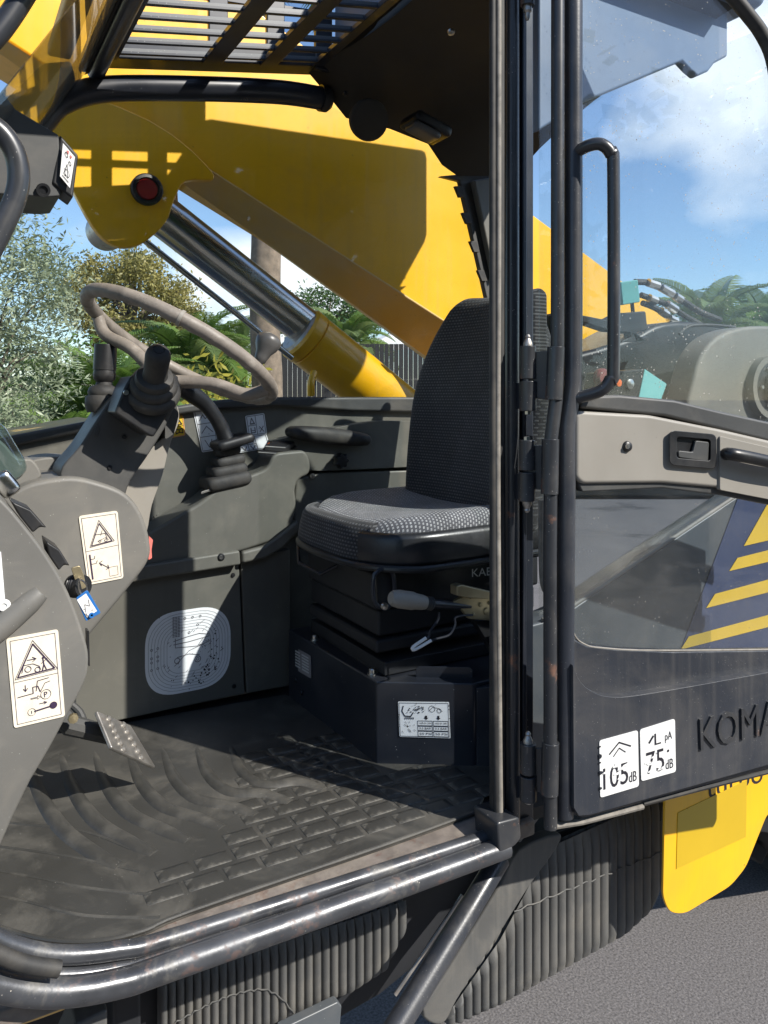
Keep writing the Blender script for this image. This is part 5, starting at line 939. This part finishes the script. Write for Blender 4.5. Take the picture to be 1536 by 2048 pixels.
def frond_mesh(kind, leaf, L_=1.0, leaflets=44, arch=.55, llen=.27):
    m = MB(); sp = []
    for i in range(13):
        u = i / 12; sp.append(Vector((u * .92 * L_, 0, .34 * math.sin(u * 1.5) * L_ - arch * u ** 2.4 * L_)))
    m.tube(sp, [.018 * L_ * (1 - .85 * i / 12) for i in range(13)], 5)
    for i in range(leaflets):
        u = .10 + .88 * i / leaflets; k = u * 12; j = min(int(k), 11); p = sp[j].lerp(sp[j + 1], k - j); d = (sp[j + 1] - sp[j]).normalized()
        ll = llen * L_ * math.sin(math.pi * (u * .80 + .16)) * random.uniform(.85, 1.1)
        for sg in (-1, 1):
            e = (d * .62 + Vector((0, sg, .15))).normalized() * ll; q = p + e * .55 + Vector((0, 0, .02 * L_)); tip = p + e + Vector((0, 0, -.28 * ll)); wd = d * .0085 * L_
            m.add([p - wd, p + wd, q + wd, tip, q - wd], [(0, 1, 2, 4), (4, 2, 3)])
    me_o = m.build('frond', leaf, None, smooth=False); c = Vector(me_o.location); me = me_o.data
    me.transform(Matrix.Translation(c)); bpy.data.objects.remove(me_o); FRONDS[kind] = me
for kd, lf, ar in (('green', 'leaf_palm', .55), ('green2', 'leaf_palm', .35), ('pale', 'leaf_palm_pale', .65), ('pale2', 'leaf_palm_pale', .42)): frond_mesh(kd, lf, 1.0, 44, ar)
def palm(name, base, th, r, flen, kinds, nf, label, group='palm trees behind the machine', low=-.5, dead=0):
    t = thing(name, base, label, 'palm', group)
    m = MB(); n = 14
    m.tube([base + Vector((.03 * math.sin(i), 0, th * i / n)) for i in range(n + 1)], [r * (1.12 if i == 0 else 1 + .05 * (i % 2)) for i in range(n + 1)], 14); 
    m.build('trunk', 'bark_palm', t)
    for i in range(nf):
        a = i * 2.39996 + random.uniform(-.2, .2); el = 1.25 - (1.25 - low) * (i / nf) ** .8
        o = bpy.data.objects.new('frond', FRONDS[random.choice(kinds)]); COL.objects.link(o); o.location = base + Vector((math.cos(a) * r * .6, math.sin(a) * r * .6, th - .02 + .1 * (el > .5)))
        o.rotation_euler = (random.uniform(-.3, .3), -el + .2, a); s_ = flen * random.uniform(.85, 1.1); o.scale = (s_, s_, s_); adopt(o, t)
    return t
limb_tree('olive_tree', spot(-40, 5.6), 3.4, 'silvery olive tree at the far left beyond the windscreen', 'leaf_olive', (.58, 1.45, 2.10), 24000, .055, .24, .05, clump=.20, nclump=80)
limb_tree('eucalyptus_tree', spot(265, 30), 8, 'round yellowish green tree crown above the steering wheel', 'leaf_euc', (2.5, 1.9, 5.25), 20000, .17, .45, .3, clump=.12, nclump=90)
limb_tree('pine_tree', spot(655, 34), 7, 'dark green tree top right of the chrome cylinder rod', 'leaf_pine', (2.2, 1.0, 5.2), 7000, .22, .35, .25, clump=.16, nclump=50)
limb_tree('olive_bush', spot(20, 9.5), 2, 'grey green bush at the foot of the olive tree', 'leaf_olive', (.8, .8, 1.15), 4500, .07, .25, .06, cat='bush', clump=.22)
palm('cycad_palm', spot(205, 10.0), 1.30, .22, 1.35, ('green', 'green2'), 60, 'dense dark green palm directly behind the column stalk', low=-.6)
palm('cycad_palm', spot(120, 8.5), .65, .2, 1.1, ('green2',), 44, 'low bright green palm at the window corner left of the column', low=-.2)
palm('date_palm', spot(385, 15), 2.1, .25, 1.75, ('pale', 'green'), 56, 'pale arching palm seen through the steering wheel', low=-.7)
palm('date_palm', spot(478, 19), 2.75, .2, 1.2, ('pale', 'pale2'), 34, 'small feathery palm left of the tall palm trunk', low=-.6)
palm('date_palm', spot(533, 12.5), 9.5, .245, 2.4, ('pale', 'green'), 36, 'tall palm with thick brown trunk behind the lift cylinder', low=-.4)
palm('date_palm', spot(690, 22), 3.0, .25, 1.7, ('pale2', 'green'), 40, 'green palm above the white tent roof', low=-.5)
for px, t, h, kd, lb in ((1300, 24, 3.0, ('pale',), 'left palm behind the hydraulic hoses'), (1420, 20, 3.1, ('pale', 'pale2'), 'tallest hazy palm behind the door glass'), (1530, 22, 3.2, ('pale2', 'green'), 'hazy palm at the right edge of the door glass')):
    palm('date_palm', spot(px, t), h, .28, 2.2, kd, 40, lb, low=-.6)
tag(MB().rbox(tuple(spot(250, 13) + Vector((0, 0, .4))), (.6, .5, .45), .3, 8).build('dry_shrub', 'brown_leaf', None), 'brown dried shrub between the green palms', 'shrub')
def hedge(name, px0, px1, t, y0, label, leaf, n=5000):
    a, b = spot(px0, t), spot(px1, t); h = zat(y0, t); m = MB()
    for i in range(n):
        u = random.random(); q = a.lerp(b, u) + Vector((random.gauss(0, .3), random.gauss(0, .3), random.uniform(0, h) * (1 + .12 * math.sin(u * 40)))); d = Vector((random.uniform(-1, 1), random.uniform(-1, 1), random.uniform(-.4, 1))).normalized(); e = d.orthogonal().normalized(); L_ = .17 * random.uniform(.6, 1.3)
        m.add([q, q + d * L_ * .5 + e * L_ * .2, q + d * L_, q + d * L_ * .5 - e * L_ * .2], [(0, 1, 2, 3)])
    o = m.build(name, leaf, None, smooth=False); tag(o, label, 'hedge'); return o
hedge('hedge', -200, 420, 16, 700, 'leafy green hedge far behind the palms', 'leaf_palm', 7000)
hedge('hedge', 1050, 1800, 30, 690, 'distant green hedge behind the engine cover', 'leaf_pine', 6000)
hb1, hb2 = Vector((-9, -9, 0)), Vector((14, -13, 0)); m = MB()  # trees behind the camera, added to darken what the panes reflect
for i in range(24000):
    u = random.random(); q = hb1.lerp(hb2, u) + Vector((random.gauss(0, .6), random.gauss(0, .6), random.uniform(0, 7.0 + 1.0 * math.sin(u * 31) + .6 * math.sin(u * 77)))); d = Vector((random.uniform(-1, 1), random.uniform(-1, 1), random.uniform(-.4, 1))).normalized(); e = d.orthogonal().normalized(); L_ = .52 * random.uniform(.6, 1.3)
    m.add([q, q + d * L_ * .5 + e * L_ * .25, q + d * L_, q + d * L_ * .5 - e * L_ * .25], [(0, 1, 2, 3)])
tag(m.build('unseen_tree_row', 'leaf_pine', None, smooth=False), 'tall row of unseen trees added behind the camera to darken the cab glass reflections', 'trees')['kind'] = 'stuff'
hedge('flower_bush', 395, 440, 12, 735, 'yellow green bush below the pale palm', 'leaf_yellow', 900)
# fence, tent, wall, parked cars behind
fa, fb_ = spot(556, 21), spot(1000, 21); fc = thing('fence', fa.lerp(fb_, .5), 'dark slatted fence beyond the lift cylinder', 'fence'); fh = zat(688, 21); d = (fb_ - fa); nn = 46
for i in range(nn):
    p = fa + d * ((i + .5) / nn); MB().box(p + Vector((0, 0, fh / 2)), (d.length / nn * .93, .04, fh), Matrix.Rotation(math.atan2(d.y, d.x), 3, 'Z')).build('fence_board', 'fence_dark', fc, smooth=False)
for u in (.02, .35, .68, .98): MB().box(fa + d * u + Vector((.1, .1, fh / 2)), (.10, .10, fh + .1)).build('fence_post', 'post_grey', fc, smooth=False)
tc_ = spot(800, 26); tt = thing('market_tent', tc_, 'white tent roof above the dark fence', 'tent'); zt = zat(690, 26)
MB().add([tc_ + Vector((-1.4, -.8, zt)), tc_ + Vector((1.6, -1.2, zt)), tc_ + Vector((2.0, 1.2, zt)), tc_ + Vector((-1.2, 1.4, zt)), tc_ + Vector((.2, .1, zt + .55))], [(0, 1, 4), (1, 2, 4), (2, 3, 4), (3, 0, 4)]).build('tent_roof', 'tent_white', tt, smooth=False)
MB().add([tc_ + Vector((-1.4, -.8, zt)), tc_ + Vector((1.6, -1.2, zt)), tc_ + Vector((1.6, -1.2, zt - .22)), tc_ + Vector((-1.4, -.8, zt - .22))], [(0, 1, 2, 3)]).build('tent_valance', 'tent_white', tt, smooth=False)
for x, y in ((-1.4, -.8), (1.6, -1.2), (2.0, 1.2), (-1.2, 1.4)): MB().tube([tc_ + Vector((x, y, 0)), tc_ + Vector((x, y, zt))], .04, 8).build('tent_pole', 'post_grey', tt)
wl = MB().box(tuple(spot(470, 40) + Vector((0, 0, .8))), (14, .3, 1.6), Matrix.Rotation(R(-30), 3, 'Z')).build('garden_wall', 'concrete_wall', None, .02); tag(wl, 'low pale wall far behind the steering wheel rim', 'wall')
def car(px, t, mat, label, rot):
    b = spot(px, t); c = thing('parked_car', b, label, 'car', 'cars parked far behind'); M = Matrix.Rotation(R(rot), 3, 'Z')
    prof = [(-2.1, .35), (-2.1, .75), (-1.5, .9), (-.9, 1.38), (.7, 1.42), (1.4, .95), (2.1, .8), (2.15, .35)]
    MB().prism([b + M @ Vector((x, -.85, z)) for x, z in prof], M @ Vector((0, 1.7, 0))).build('body', mat, c, .08, 3)
    MB().prism([b + M @ Vector((x, -.86, z)) for x, z in ((-1.2, .95), (-.8, 1.30), (.6, 1.33), (1.1, .98))], M @ Vector((0, 1.72, 0))).build('window', 'plastic_black', c, .02)
    for x in (-1.3, 1.35):
        for y in (-.87, .67): MB().lathe([(.1, 0), (.32, 0), (.33, .1), (.32, .2), (.1, .2)], b + M @ Vector((x, y, .33)), M @ Vector((0, 1, 0)), 20).build('wheel', 'tyre', c)
car(440, 24, 'car_white', 'white car parked far behind the steering wheel', -20); car(478, 33, 'car_red', 'red car parked beyond the white car', -25)
